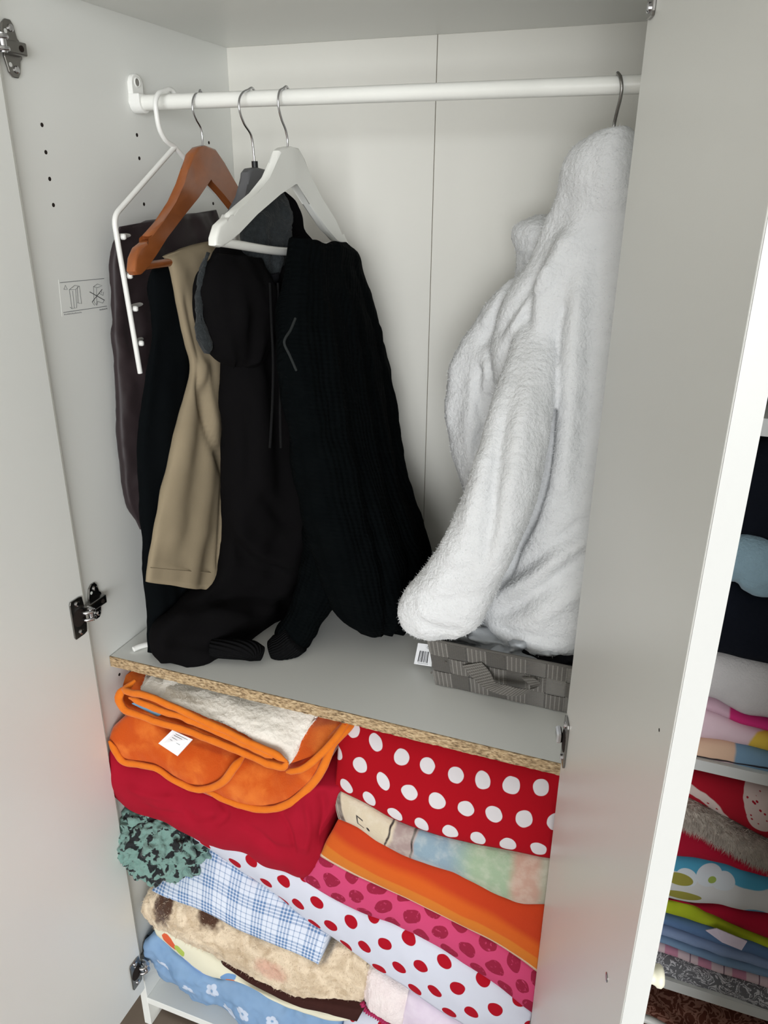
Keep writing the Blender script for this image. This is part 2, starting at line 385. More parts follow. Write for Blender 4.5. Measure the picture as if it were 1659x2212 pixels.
def vnormals(V, Fc):
    N = np.zeros_like(V); Q = [f for f in Fc if len(f) == 4]; T = [f for f in Fc if len(f) == 3]
    for A in (np.array(Q) if Q else None, np.array(T) if T else None):
        if A is None: continue
        nf = np.cross(V[A[:, 2]] - V[A[:, 0]], V[A[:, -1]] - V[A[:, 1]]) if A.shape[1] == 4 else np.cross(V[A[:, 1]] - V[A[:, 0]], V[A[:, 2]] - V[A[:, 0]])
        for k in range(A.shape[1]): np.add.at(N, A[:, k], nf)
    return N / np.maximum(np.linalg.norm(N, axis=1), 1e-12)[:, None]
def orient(V, Fc):
    V = np.asarray(V); c = V.mean(0); A = np.array([tuple(f)[:3] for f in Fc]); P = V[A] - c
    s = (P[:, 0] * np.cross(P[:, 1], P[:, 2])).sum()
    return [tuple(f)[::-1] for f in Fc] if s < 0 else Fc
def fibres(o, mat, n, length, width, jit=0.6, name='fibre_pile', sel=None, comb=(0, 0, -0.35)):
    """short loose fibres standing on a plush surface: one part that nobody could count"""
    me = o.data; nv = len(me.vertices); co = np.empty(nv * 3); me.vertices.foreach_get('co', co); co = co.reshape(-1, 3)
    me.calc_loop_triangles(); nt = len(me.loop_triangles); tri = np.empty(nt * 3, dtype=np.int32); me.loop_triangles.foreach_get('vertices', tri); tri = tri.reshape(-1, 3)
    A, B, C = co[tri[:, 0]], co[tri[:, 1]], co[tri[:, 2]]; nf = np.cross(B - A, C - A); ar = np.linalg.norm(nf, axis=1); nf = nf / np.maximum(ar, 1e-12)[:, None]
    if sel is not None: ar = ar * sel((A + B + C) / 3 + np.array(wloc(o)), nf)
    k = np.random.choice(nt, n, p=ar / ar.sum()); a = np.random.rand(n, 1); c = np.random.rand(n, 1); fl = (a + c) > 1; a = np.where(fl, 1 - a, a); c = np.where(fl, 1 - c, c)
    P = A[k] + a * (B[k] - A[k]) + c * (C[k] - A[k]); D = nf[k] + jit * np.random.randn(n, 3) * 0.6 + np.array(comb); D /= np.linalg.norm(D, axis=1)[:, None]
    S = np.cross(D, np.random.randn(n, 3)); S /= np.maximum(np.linalg.norm(S, axis=1), 1e-9)[:, None]
    Ln = length * (0.5 + np.random.rand(n, 1)); V = np.stack([P - S * width - nf[k] * 0.0006, P + S * width - nf[k] * 0.0006, P + D * Ln], 1).reshape(-1, 3) + np.array(wloc(o))
    Fc = np.arange(3 * n).reshape(-1, 3)
    f = mob(name, V, Fc, mat, o); f['kind'] = 'stuff'; return f

def slab(name, up, lo, mat, parent=None, back=0.42, bulge=0.018, nu=70, nv=14, noise=0.004, nscale=14, zbase=None, fine=0.0, fscale=200, ends=0.5, uvrot=None, seed=0.0, power=0.75, uflip=False):
    """a folded piece of linen between two creases of a pile: bulging front, flat top and bottom running back"""
    Lo = catmull([pt(p) for p in lo], nu); Up = catmull([pt(p) for p in up], nu)
    nb = 5; loops = []; uvs = []
    arc = np.r_[0, np.cumsum(np.linalg.norm(np.diff((Lo + Up) / 2, axis=0), axis=1))]
    for i in range(nu):
        t = i / (nu - 1); e = min(1.0, (min(t, 1 - t) * 2 / max(ends, 1e-3)) ** 0.5) if ends > 0 else 1.0
        h = np.linalg.norm(Up[i] - Lo[i]); pts = []; uvr = []; l = 0.0; prev = None
        B = min(bulge, 0.75 * h) * (0.25 + 0.75 * e)
        for j in range(nv):
            v = j / (nv - 1); p = Lo[i] * (1 - v) + Up[i] * v; p = p + np.array([0, -0.92, 0.15]) * B * (4 * v * (1 - v)) ** power
            if prev is not None: l += np.linalg.norm(p - prev)
            prev = p; pts.append(p); uvr.append((arc[i], l))
        zt = Up[i][2]; zb = min(Lo[i][2], zt - 0.008) if zbase is None else zbase
        for j in range(1, nb + 1):
            v = j / nb; pts.append(np.array([Up[i][0], Up[i][1] + (back - Up[i][1]) * v, zt])); uvr.append((arc[i], l + (back - Up[i][1]) * v))
        for j in range(nb):
            v = 1 - j / nb; s_ = 1.0 if zbase is None else min(1, v * 4)
            pts.append(np.array([Lo[i][0], Lo[i][1] + (back - Lo[i][1]) * v, Lo[i][2] + (zb - Lo[i][2]) * s_])); uvr.append((arc[i], -0.02 * v))
        pts.pop(); uvr.pop()
        loops.append(pts); uvs += uvr
    L = np.array(loops); V, Fc, uv = loft_geo(L, True, np.array(uvs)); Fc = orient(V, Fc); N = vnormals(V, Fc)
    q = V + seed * 3.1
    V = V + N * (noise * fbm(q, nscale, 3))[:, None]
    if fine: V = V + N * (fine * fbm(q, fscale, 2))[:, None]
    return mob(name, V, Fc, mat, parent, uv)

def chord(name, rows, mat, parent=None, n=96, mrows=70, ripple=0.006, freq=5, noise=0.003, nscale=18, seed=0.0, sq=0.7, drift=1.5, fine=0.0, fscale=220, captop=True):
    """hanging cloth: every level is a closed flat loop from a front edge to a back edge; rows: (front, back, thickness)"""
    Fp = np.array([pt(r[0]) for r in rows]); Bp = np.array([pt(r[1]) for r in rows]); th = np.array([r[2] for r in rows])
    D = np.concatenate([Fp, Bp, th[:, None]], 1)
    s = np.r_[0, np.cumsum(np.linalg.norm(np.diff((Fp + Bp) / 2, axis=0), axis=1) + 0.3 * np.linalg.norm(np.diff(Fp, axis=0), axis=1))]
    q = np.linspace(0, s[-1], mrows); T = np.gradient(D, s, axis=0) if len(rows) > 2 else np.repeat((D[1:] - D[:1]) / s[-1], 2, 0)
    k = np.clip(np.searchsorted(s, q, 'right') - 1, 0, len(rows) - 2); h = (s[k + 1] - s[k])[:, None]; u = ((q - s[k])[:, None]) / h
    R = (2 * u**3 - 3 * u**2 + 1) * D[k] + (u**3 - 2 * u**2 + u) * h * T[k] + (-2 * u**3 + 3 * u**2) * D[k + 1] + (u**3 - u**2) * h * T[k + 1]
    a = np.linspace(0, 2 * np.pi, n, endpoint=False); ca, sa = np.cos(a), np.sin(a)
    ss = 0.5 - 0.5 * np.sign(ca) * np.abs(ca) ** 0.85; off = np.sign(sa) * np.abs(sa) ** sq
    loops = []; uvs = []
    for i in range(mrows):
        f, b_, t_ = R[i, :3], R[i, 3:6], max(R[i, 6], 0.002); ax = b_ - f; w = np.linalg.norm(ax)
        nn = np.cross(ax / max(w, 1e-6), np.array([0, 0, 1.0])); nn[2] = 0; nn /= max(np.linalg.norm(nn), 1e-6)
        if nn[0] < 0: nn = -nn
        y = q[i] / s[-1]
        rp = ripple * (np.sin(ss * freq * 6.283 + seed + drift * y * 3) + 0.6 * np.sin(ss * freq * 11.1 + 2.2 * seed - drift * y * 4)) * np.sin(np.pi * ss) ** 0.5 * (0.25 + 0.75 * min(1, y * 3))
        P = f + ss[:, None] * ax + (off * t_ + rp * np.where(off >= 0, 1, 0.3))[:, None] * nn
        loops.append(P); uvs += [(ss[j] * w + (0 if off[j] >= 0 else 2 * w - 2 * ss[j] * w), q[i]) for j in range(n)]
    L = np.array(loops); V, Fc, uv = loft_geo(L, captop, np.array(uvs)); Fc = orient(V, Fc); N = vnormals(V, Fc)
    V = V + N * (noise * fbm(V + seed, nscale, 3))[:, None]
    if fine: V = V + N * (fine * fbm(V, fscale, 2))[:, None]
    return mob(name, V, Fc, mat, parent, uv)
def projN(V):
    c_ = (V - CP) @ RM.T; return np.stack([CX + F_PX * c_[:, 0] / -c_[:, 2], CY - F_PX * c_[:, 1] / -c_[:, 2]], 1)
def crease(o, lines):
    """press folds into a cloth: lines of (pixel polyline, half width px, height m; negative = valley), on the side that faces the front"""
    me = o.data; n = len(me.vertices); co = np.empty(n * 3); me.vertices.foreach_get('co', co); co = co.reshape(-1, 3)
    nr = np.empty(n * 3); me.vertices.foreach_get('normal', nr); nr = nr.reshape(-1, 3)
    Wd = co + np.array(wloc(o)); px = projN(Wd); face = ((CP - Wd) * nr).sum(1) / np.linalg.norm(CP - Wd, axis=1); k = np.clip(face * 4 + 0.3, 0, 1)
    tot = np.zeros(n)
    for pts_, w_, h_ in lines:
        P = catmull([(a_, b_, 0) for a_, b_ in pts_], 24)[:, :2]; best = np.full(n, 1e9); tp = np.zeros(n)
        for i in range(23):
            d_ = P[i + 1] - P[i]; t_ = np.clip(((px - P[i]) @ d_) / max(d_ @ d_, 1e-9), 0, 1); q_ = np.linalg.norm(px - P[i] - t_[:, None] * d_, axis=1)
            m_ = q_ < best; best = np.where(m_, q_, best); tp = np.where(m_, (i + t_) / 23, tp)
        tot += h_ * np.exp(-(best / w_) ** 2) * np.clip(np.minimum(tp, 1 - tp) * 6, 0.15, 1)
    co = co + nr * (tot * k)[:, None]; me.vertices.foreach_set('co', co.ravel()); me.update(); return o
def ribbon(pts, w, nrm, thick=0.0005):
    """flat stroke along 3D points lying on a surface with normal nrm; returns verts, faces"""
    P = np.asarray(pts, float); nrm = np.asarray(nrm, float); T = np.gradient(P, axis=0); V = []; Fc = []
    for i in range(len(P)):
        s_ = np.cross(T[i], nrm); s_ /= max(np.linalg.norm(s_), 1e-9)
        for a_, h_ in ((-1, 0), (1, 0), (1, 1), (-1, 1)): V.append(P[i] + s_ * a_ * w / 2 + nrm * h_ * thick)
    for i in range(len(P) - 1):
        o = 4 * i
        for j in range(4): Fc.append((o + j, o + (j + 1) % 4, o + 4 + (j + 1) % 4, o + 4 + j))
    Fc += [(3, 2, 1, 0), tuple(range(len(V) - 4, len(V)))]
    return V, Fc
def strokes(name, lines, w, nrm, mat, parent, thick=0.0003):
    V = []; Fc = []
    for ln in lines:
        v, f_ = ribbon(ln, w, nrm, thick); o = len(V); V += list(v); Fc += [tuple(i + o for i in q) for q in f_]
    V, Fc = recalc(V, Fc)
    return mob(name, V, Fc, mat, parent, smooth=False)
def subcopy(src, parent, loc):
    c = src.copy(); COL.objects.link(c); c.parent = parent; c.location = Vector(loc) - wloc(parent); return c

# ------------------------------------------------------------------ room
W, D, ZB, ZT, ZS = 0.767, 0.529, 0.081, 1.799, 0.8545
def struct(o, label, cat=None): o['kind'] = 'structure'; o['label'] = label; return o
struct(box('floor', -1.6, 4.6, -5.2, 0.62, -0.03, 0.0, 'floor', None, 0), 'dull brown floor under the wardrobes')
struct(box('wall_back', -1.6, 4.6, 0.56, 0.62, 0.0, 2.5, 'wall', None, 0), 'pale painted wall behind the wardrobes')
struct(box('wall_left', -1.66, -1.6, -5.2, 0.62, 0.0, 2.5, 'wall', None, 0), 'pale painted wall at the side of the room')
struct(box('wall_right', 4.6, 4.66, -5.2, 0.62, 0.0, 2.5, 'wall', None, 0), 'pale painted wall beyond the shelves')
struct(box('ceiling', -1.6, 4.6, -5.2, 0.62, 2.5, 2.56, 'wall', None, 0), 'white ceiling of the room')
bm = bmesh.new()
wx0, wx1, wz0, wz1 = 0.6, 4.1, 0.38, 2.42
for (a0, a1, c0, c1) in ((-1.6, wx0, 0, 2.5), (wx1, 4.6, 0, 2.5), (wx0, wx1, 0, wz0), (wx0, wx1, wz1, 2.5)):
    q = boxbm(a0, a1, -5.26, -5.2, c0, c1, 0); me_ = bpy.data.meshes.new('t'); q.to_mesh(me_); q.free(); bm.from_mesh(me_); bpy.data.meshes.remove(me_)
struct(from_bm('wall_front', bm, 'wall'), 'painted wall with the window behind the viewer')
bm = bmesh.new()
for (a0, a1, c0, c1) in ((wx0, wx0 + .05, wz0, wz1), (wx1 - .05, wx1, wz0, wz1), (wx0, wx1, wz0, wz0 + .05), (wx0, wx1, wz1 - .05, wz1)):
    q = boxbm(a0, a1, -5.25, -5.21, c0, c1, 0); me_ = bpy.data.meshes.new('t'); q.to_mesh(me_); q.free(); bm.from_mesh(me_); bpy.data.meshes.remove(me_)
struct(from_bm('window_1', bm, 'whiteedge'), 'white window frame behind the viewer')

# ------------------------------------------------------------------ main wardrobe
ward = empty('wardrobe', (W / 2, 0.25, 0), 'open white two-door wardrobe with hanging rail and a bare chipboard-edged shelf', 'wardrobe')
T = 0.016
sp = box('side_panel', -T, 0, 0.0, D + 0.004, 0.0, ZT + T, 'panel', ward)
box('side_panel', W, W + T, 0.0, D + 0.004, 0.0, ZT + T, 'panel', ward)
box('top_panel', 0, W, 0.0, D, ZT, ZT + T, 'panel', ward)
box('bottom_panel', 0, W, 0.0, D, ZB - T, ZB, 'panel', ward)
box('plinth', 0, W, 0.03, 0.046, 0.012, ZB - T, 'panel', ward)
xs = 0.384
box('back_panel', 0, xs - 0.0006, D, D + 0.004, ZB, ZT, 'backboard', ward, 0.0004)
box('back_panel', xs + 0.0006, W, D, D + 0.004, ZB, ZT, 'backboard', ward, 0.0004)
box('back_joint', xs - 0.003, xs + 0.003, D + 0.0015, D + 0.0038, ZB, ZT, 'seam', ward, 0)
sh = box('shelf', 0.001, W - 0.001, 0.036, D - 0.002, ZS - 0.0188, ZS, 'panel', ward, 0.0003)
# raw front edge of the shelf, a little ragged
nx = 240; V = []; Fc = []
for i in range(nx + 1):
    x_ = 0.001 + (W - 0.002) * i / nx
    for (y_, z_) in ((0.0362, ZS), (0.034, ZS), (0.034, ZS - 0.0094), (0.034, ZS - 0.0188), (0.0362, ZS - 0.0188)): V.append((x_, y_, z_))
V = np.array(V); jit = fbm(V, 260, 2)
V[:, 1] -= np.where(V[:, 1] < 0.0355, 0.0006 * jit, 0); V[:, 2] += np.where(V[:, 1] < 0.0355, 0.0006 * fbm(V + 5, 200, 2), 0)
for i in range(nx):
    for j in range(4): Fc.append((5 * i + j, 5 * i + j + 1, 5 * i + 6 + j, 5 * i + 5 + j))
V, Fc = recalc(V, Fc)
mob('chipboard_edge', V, Fc, 'chip', sh, None, False, 'raw brown chipboard front edge')

# doors
LX = 0.012
ldoor = box('door', LX - 0.017, LX, -0.41, -0.0135, 0.132, ZT + T - 0.002, 'panel', ward, 0.001)
ang = math.radians(103.9 - 90); hx, hy = 0.7410, -0.012; dw = 0.390; tk = 0.0175
dv = np.array([math.sin(ang), -math.cos(ang)]); nv_ = np.array([math.cos(ang), math.sin(ang)])
h0 = np.array([hx, hy]); h1 = h0 + dv * dw
poly = [tuple(h0), tuple(h1), tuple(h1 + nv_ * tk), tuple(h0 + nv_ * tk)]
rdoor = from_bm('door', prism_bm(poly, 0.132, ZT + T - 0.002, 'z', 0.001, 2), 'panel', ward)
bd = [tuple(h1 + dv * 0.0002 + nv_ * 0.0006), tuple(h1 + dv * 0.0009 + nv_ * 0.0006), tuple(h1 + dv * 0.0009 + nv_ * (tk - 0.0006)), tuple(h1 + dv * 0.0002 + nv_ * (tk - 0.0006))]
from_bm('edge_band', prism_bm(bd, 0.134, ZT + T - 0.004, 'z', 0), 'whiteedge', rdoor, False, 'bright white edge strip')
nd = -np.array([nv_[0], nv_[1], 0.0])
# knob on the outer face and its screw cap inside
kp = UPL(1402, 2112, [*(h0 + nv_ * tk), 0], nd); 
kx = h1 - dv * 0.010 + nv_ * tk; kz = kp[2]
pr = [(0.0, 0.0065), (0.0025, 0.006), (0.0045, 0.0068), (0.006, 0.0082), (0.0085, 0.0085), (0.0105, 0.007), (0.011, 0.003)]
bm = bmesh.new(); rings = []
for (d_, r_) in pr:
    c_ = np.array([*(kx + nv_ * d_), kz]); rings.append([bm.verts.new(c_ + r_ * (math.cos(a_) * np.array([dv[0], dv[1], 0]) + math.sin(a_) * np.array([0, 0, 1]))) for a_ in np.linspace(0, 6.283, 25)[:-1]])
for i in range(len(rings) - 1):
    for j in range(24): bm.faces.new((rings[i][j], rings[i][(j + 1) % 24], rings[i + 1][(j + 1) % 24], rings[i + 1][j]))
bm.faces.new(rings[-1]); bm.faces.new(rings[0][::-1])
from_bm('door_knob', bm, 'cream', rdoor, True, 'cream knob')
def disc(name, c, n, r, h, mat, parent, seg=16, smooth=False):
    n = np.asarray(n, float); n /= np.linalg.norm(n); t = np.cross(n, [0, 0, 1.0]); t /= np.linalg.norm(t); b2 = np.cross(n, t)
    bm = bmesh.new(); R_ = []
    for (hh, rr) in ((-0.0005, r), (h * 0.6, r), (h, r * 0.7)):
        R_.append([bm.verts.new(np.asarray(c) + n * hh + rr * (math.cos(a_) * t + math.sin(a_) * b2)) for a_ in np.linspace(0, 6.2832, seg + 1)[:-1]])
    for i in range(2):
        for j in range(seg): bm.faces.new((R_[i][j], R_[i][(j + 1) % seg], R_[i + 1][(j + 1) % seg], R_[i + 1][j]))
    bm.faces.new(R_[0][::-1]); bm.faces.new(R_[2]); return from_bm(name, bm, mat, parent, smooth)
disc('screw_cap', UPL(1311, 2111, [*h0, 0], nd), nd, 0.004, 0.0008, 'steel', rdoor)
disc('screw_hole', UPL(1424, 1577, [*h0, 0], nd), nd, 0.0013, 0.0002, 'dark', rdoor)

# shelf pin holes, in the standard 32 mm grid
zs1 = [1.6426 - 0.032 * k for k in range(4)]
first = None
for (y_, zz) in ((0.055, zs1), (0.251, [zs1[0] + .001, zs1[1] + .001, zs1[3]]), (0.4505, [zs1[0] + .002, zs1[3]]), (0.052, [0.8078, 0.7758])):
    for z_ in zz:
        if first is None: first = disc('pin_hole', (0.0, y_, z_), (1, 0, 0), 0.0027, 0.0002, 'dark', ward)
        else: subcopy(first, ward, wloc(first) + Vector((0, y_ - 0.055, z_ - zs1[0])))

# warning label on the side wall
def onw(px, py, h=0.0004): return U(px, py, h, 'x')
lab = mob('warning_label', *recalc(*(lambda c: ([np.array(p) for p in c] + [np.array(p) + np.array([0.0003, 0, 0]) for p in c], [(0, 1, 2, 3), (7, 6, 5, 4), (0, 4, 5, 1), (1, 5, 6, 2), (2, 6, 7, 3), (3, 7, 4, 0)]))([onw(126, 604, 0.0), onw(233, 598, 0.0), onw(236, 672, 0.0), onw(134, 684, 0.0)])), 'panel', ward, None, False, 'small white tip-over warning label')
def cr3(pts): return [onw(80 + a_ * 240 / 1659, 560 + b_ * 160 / 1106, 0.0004) for a_, b_ in pts]
fr = [cr3([(340, 350), (1000, 288)]), cr3([(392, 796), (1040, 700)])]
strokes('printed_line', fr, 0.0007, (1, 0, 0), 'ink', lab)
dr = [[(400, 450), (420, 388), (452, 450), (400, 450)], [(480, 455), (520, 740), (590, 725), (575, 450), (480, 455)], [(480, 455), (560, 390), (630, 400), (575, 450)], [(530, 470), (555, 730)], [(600, 410), (630, 400), (662, 665), (600, 650)], [(600, 410), (610, 650)], [(520, 740), (490, 715)],
      [(840, 410), (900, 370), (970, 395), (900, 425), (840, 410)], [(840, 410), (850, 640), (890, 690), (885, 430)], [(890, 690), (900, 630), (980, 655), (1000, 610)], [(925, 510), (985, 540), (990, 490)], [(960, 480), (965, 510)], [(820, 640), (860, 690)]]
strokes('printed_drawing', [cr3(p) for p in dr], 0.0005, (1, 0, 0), 'ink', lab)['kind'] = 'stuff'
strokes('printed_cross', [cr3([(785, 488), (1005, 612)]), cr3([(970, 450), (820, 640)])], 0.0008, (1, 0, 0), 'blackink', lab)
tiny = []
for (a0, b0, a1, b1, k) in ((405, 828, 655, 795, 14), (935, 758, 1040, 738, 8)):
    for i in range(k):
        t_ = i / (k - 1); x_ = a0 + (a1 - a0) * t_; y_ = b0 + (b1 - b0) * t_; hh = 9 if i % 3 else 14
        tiny.append([(x_, y_ - hh), (x_ + 4, y_ + 6)])
        tiny.append([(x_, y_ + 5), (x_ + 11, y_ + (2 if i % 2 else -6))])
strokes('printed_lettering', [cr3(p) for p in tiny], 0.0004, (1, 0, 0), 'ink', lab)['kind'] = 'stuff'

# rail
RY, RZ, RR = 0.2535, 1.6865, 0.0105
rail = tube('clothes_rail', [(0.004, RY, RZ), (W - 0.004, RY, RZ)], RR, 'rail', ward, 28, 8, False)
def bracket(x0, s_):
    bm = prism_bm([(RY + 0.0125 * math.cos(a_) if True else 0, RZ + 0.0125 * math.sin(a_)) for a_ in np.linspace(math.pi, 2 * math.pi, 13)] + [(RY + 0.0125 * math.cos(a_), RZ + 0.027 + 0.0125 * math.sin(a_) * 0.9) for a_ in np.linspace(0, math.pi, 13)], x0, x0 + s_ * 0.008, 'x', 0.0012, 2)
    o = from_bm('rail_bracket', bm, 'plastic', rail, False)
    bm = prism_bm([(RY + 0.0145 * math.cos(a_), RZ + 0.0145 * math.sin(a_)) for a_ in np.linspace(math.pi, 2 * math.pi, 13)] + [(RY + 0.0145, RZ + 0.0115), (RY - 0.0145, RZ + 0.0115)], x0, x0 + s_ * 0.019, 'x', 0.0015, 2)
    from_bm('rail_socket', bm, 'plastic', rail, False)
    disc('bracket_screw', (x0 + s_ * 0.0078, RY, RZ + 0.027), (s_, 0, 0), 0.0052, 0.0006, 'steel', rail)
    tube('bracket_collar', [(x0 + s_ * 0.008, RY + 0.006 * math.cos(a_), RZ + 0.027 + 0.006 * math.sin(a_)) for a_ in np.linspace(0, 6.2832, 25)], 0.0012, 'plastic', rail, 8, 25, False)
bracket(0.0, 1); bracket(W, -1)

# hinges: plate on the side wall, arm, cup plate on the door
def hinge(z, side):
    """side 'l' on the left wall; 'r' for the swung right door (cup side)"""
    h = bpy.data.objects.new('hinge', None); COL.objects.link(h); h.parent = ward; h.empty_display_size = 0.02
    h.location = Vector(((0.0 if side == 'l' else W), 0.0, z)) - wloc(ward)
    s_ = 1 if side == 'l' else -1; x0 = 0.0 if side == 'l' else W
    # winged mounting plate
    pts = [(0.006, -0.010), (0.010, -0.026), (0.016, -0.031), (0.024, -0.031), (0.028, -0.026), (0.030, -0.012), (0.035, -0.009), (0.035, 0.009), (0.030, 0.012), (0.028, 0.026), (0.024, 0.031), (0.016, 0.031), (0.010, 0.026), (0.006, 0.010)]
    from_bm('mounting_plate', prism_bm([(y_, z + z_) for y_, z_ in pts], x0, x0 + s_ * 0.003, 'x', 0.0006, 1), 'steel', h)
    from_bm('hinge_arm', prism_bm([(-0.012, z - 0.007), (0.034, z - 0.0075), (0.034, z + 0.0075), (-0.012, z + 0.007)], x0 + s_ * 0.0025, x0 + s_ * 0.0135, 'x', 0.002, 2), 'steel', h)
    for dz in (-0.022, 0.022):
        disc('screw', (x0 + s_ * 0.003, 0.022, z + dz), (s_, 0, 0), 0.0042, 0.0022, 'chrome', h)
        disc('slot', (x0 + s_ * 0.003, 0.0135, z + dz * 0.8), (s_, 0, 0), 0.0026, 0.0003, 'panel', h)
    disc('arm_screw', (x0 + s_ * 0.0135, 0.024, z), (s_, 0, 0), 0.0036, 0.001, 'dark', h)
    if side == 'l':
        o = np.array([LX, -0.0135, z]); dd = np.array([0, -1.0, 0]); nn = np.array([1.0, 0, 0])
    else:
        o = np.array([*h0, z]); dd = np.array([*dv, 0]); nn = nd
    zz = np.array([0, 0, 1.0])
    def q(a_, n_, c_): return o + dd * a_ + nn * n_ + zz * c_
    def plate(name, pl, n0, n1, mat, bev=0.0005):
        bm = bmesh.new(); A = [bm.verts.new(q(a_, n0, c_)) for a_, c_ in pl]; B = [bm.verts.new(q(a_, n1, c_)) for a_, c_ in pl]; k = len(pl)
        bm.faces.new(A[::-1]); bm.faces.new(B)
        for i in range(k): bm.faces.new((A[i], A[(i + 1) % k], B[(i + 1) % k], B[i]))
        bmesh.ops.bevel(bm, geom=list(bm.edges), offset=bev, segments=1, affect='EDGES'); return from_bm(name, bm, mat, h)
    plate('cup_plate', [(0.006, -0.030), (0.012, -0.032), (0.030, -0.032), (0.032, -0.028), (0.032, 0.028), (0.030, 0.032), (0.012, 0.032), (0.006, 0.030), (0.004, 0.012), (0.004, -0.012)], 0.0, 0.0028, 'steel')
    plate('cup_recess', [(0.018 + 0.0125 * math.cos(a_), 0.0145 * math.sin(a_)) for a_ in np.linspace(0, 6.2832, 21)[:-1]], 0.0025, 0.0034, 'dark', 0.0002)
    for c_ in (-0.024, 0.024): disc('cup_screw', q(0.018, 0.0028, c_), nn, 0.0042, 0.0022, 'chrome', h)
    if side == 'l':
        for c_ in (-0.006, 0.006):
            bmp = [q(0.012, 0.002, c_), q(0.012, 0.010, c_), q(0.0, 0.016, c_), np.array([x0 + s_ * 0.012, -0.008, z + c_])]
            V_, F_ = tube_geo(catmull(bmp, 14), 0.0028, 8); V_, F_ = recalc(V_, F_); mob('hinge_link', V_, F_, 'chrome', h)
        V_, F_ = tube_geo(np.array([q(0.003, 0.0125, -0.010), q(0.003, 0.0125, 0.010)]), 0.0042, 12); V_, F_ = recalc(V_, F_); mob('hinge_pin', V_, F_, 'chrome', h, auto=40)
    else:
        plate('hinge_link', [(-0.004, -0.007), (0.016, -0.007), (0.016, 0.007), (-0.004, 0.007)], 0.004, 0.011, 'chrome', 0.002)
    return h
for z_ in (1.7225, 0.9656, 0.197): hinge(z_, 'l')
for z_ in (U(1213, 1588, -0.02)[2], 1.735, 0.197): hinge(z_, 'r')

# ------------------------------------------------------------------ second wardrobe with shelves
ward2 = empty('wardrobe', (1.16, 0.25, 0), 'neighbouring white wardrobe with narrow shelves of folded linen', 'wardrobe')
XA, XB = W + T + 0.001, 1.20
box('side_panel', XA, XA + T, 0.0, D, 0, ZT + T, 'panel', ward2)
box('side_panel', XB, XB + T, 0.0, D, 0, ZT + T, 'panel', ward2)
box('back_panel', XA + T, XB, D, D + 0.004, ZB, ZT, 'backboard', ward2, 0.0004)
box('top_panel', XA + T, XB, 0.0, D, ZT, ZT + T, 'panel', ward2)
box('bottom_panel', XA + T, XB, 0.0, D, ZB - T, ZB, 'panel', ward2)
a2_ = math.radians(53.5); d2 = np.array([-math.cos(a2_), -math.sin(a2_)]); n2_ = np.array([math.sin(a2_), -math.cos(a2_)]); g0 = np.array([XB + 0.002, -0.010]); g1 = g0 + d2 * 0.395
from_bm('door', prism_bm([tuple(g0), tuple(g1), tuple(g1 + n2_ * 0.017), tuple(g0 + n2_ * 0.017)], 0.132, ZT + T - 0.002, 'z', 0.001, 1), 'panel', ward2)  # added unseen door, half open to keep light from the right off these shelves
AY = 0.034
sz = [U(1640, 903, AY)[2], U(1570, 1655, AY)[2], U(1540, 2148, AY)[2]]
for z_, t_ in zip(sz, (0.019, 0.016, 0.018)):
    s2 = box('shelf', XA + T + 0.001, XB - 0.001, AY + 0.001, D - 0.002, z_ - t_, z_, 'panel', ward2, 0.0003)
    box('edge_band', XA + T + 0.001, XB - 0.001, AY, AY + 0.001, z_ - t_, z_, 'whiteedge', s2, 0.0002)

# ------------------------------------------------------------------ hangers
def hookwire(name, px, x0, mat, r, parent, tailz=None, back=True):
    """px: wire seen from the rail top round the front to the neck; it goes on over the rail to the back"""
    P = [U(a_, b_, x0, 'x') for a_, b_ in px]
    top = np.array([x0, RY, RZ + RR + r])
    bk = [np.array([x0, RY + (RR + r + 0.003) * math.sin(a_), RZ + (RR + r + 0.002) * math.cos(a_)]) for a_ in (2.05, 1.7, 1.2, 0.7, 0.25)] if back else []
    return tube(name, bk + P, r, mat, parent, 10, 60)
def flat_hanger(prefix, contour, neck, angdeg, thick, mat, parent, bend=0.0, name='hanger_arms'):
    """contour px on the hanger's own upright plane; extruded to a real thickness and bevelled"""
    p0 = U(neck[0], neck[1], RY); a_ = math.radians(angdeg); n = np.array([math.cos(a_), -math.sin(a_), 0])
    P = [UPL(x_, y_, p0, n) for x_, y_ in contour]
    bm = bmesh.new(); k = len(P)
    def off(p): 
        dy = abs(p[1] - RY); return n * (bend * (dy / 0.2) ** 2)
    A = [bm.verts.new(p + off(p) - n * thick / 2) for p in P]; B = [bm.verts.new(p + off(p) + n * thick / 2) for p in P]
    fa = bm.faces.new(A[::-1]); fb = bm.faces.new(B)
    for i in range(k): bm.faces.new((A[i], A[(i + 1) % k], B[(i + 1) % k], B[i]))
    bmesh.ops.bevel(bm, geom=list(fa.edges) + list(fb.edges), offset=thick * 0.28, segments=3, affect='EDGES', profile=0.5)
    bmesh.ops.triangulate(bm, faces=[f for f in bm.faces if len(f.verts) > 4])
    return from_bm(name, bm, mat, parent, True, None, 40), p0, n
def c1(pts): return [(200 + a_ * 600 / 1659, 130 + b_ * 600 / 1659) for a_, b_ in pts]
def smooth2(pts, n): 
    q = catmull([(a_, b_, 0) for a_, b_ in pts], n); return [(p[0], p[1]) for p in q]

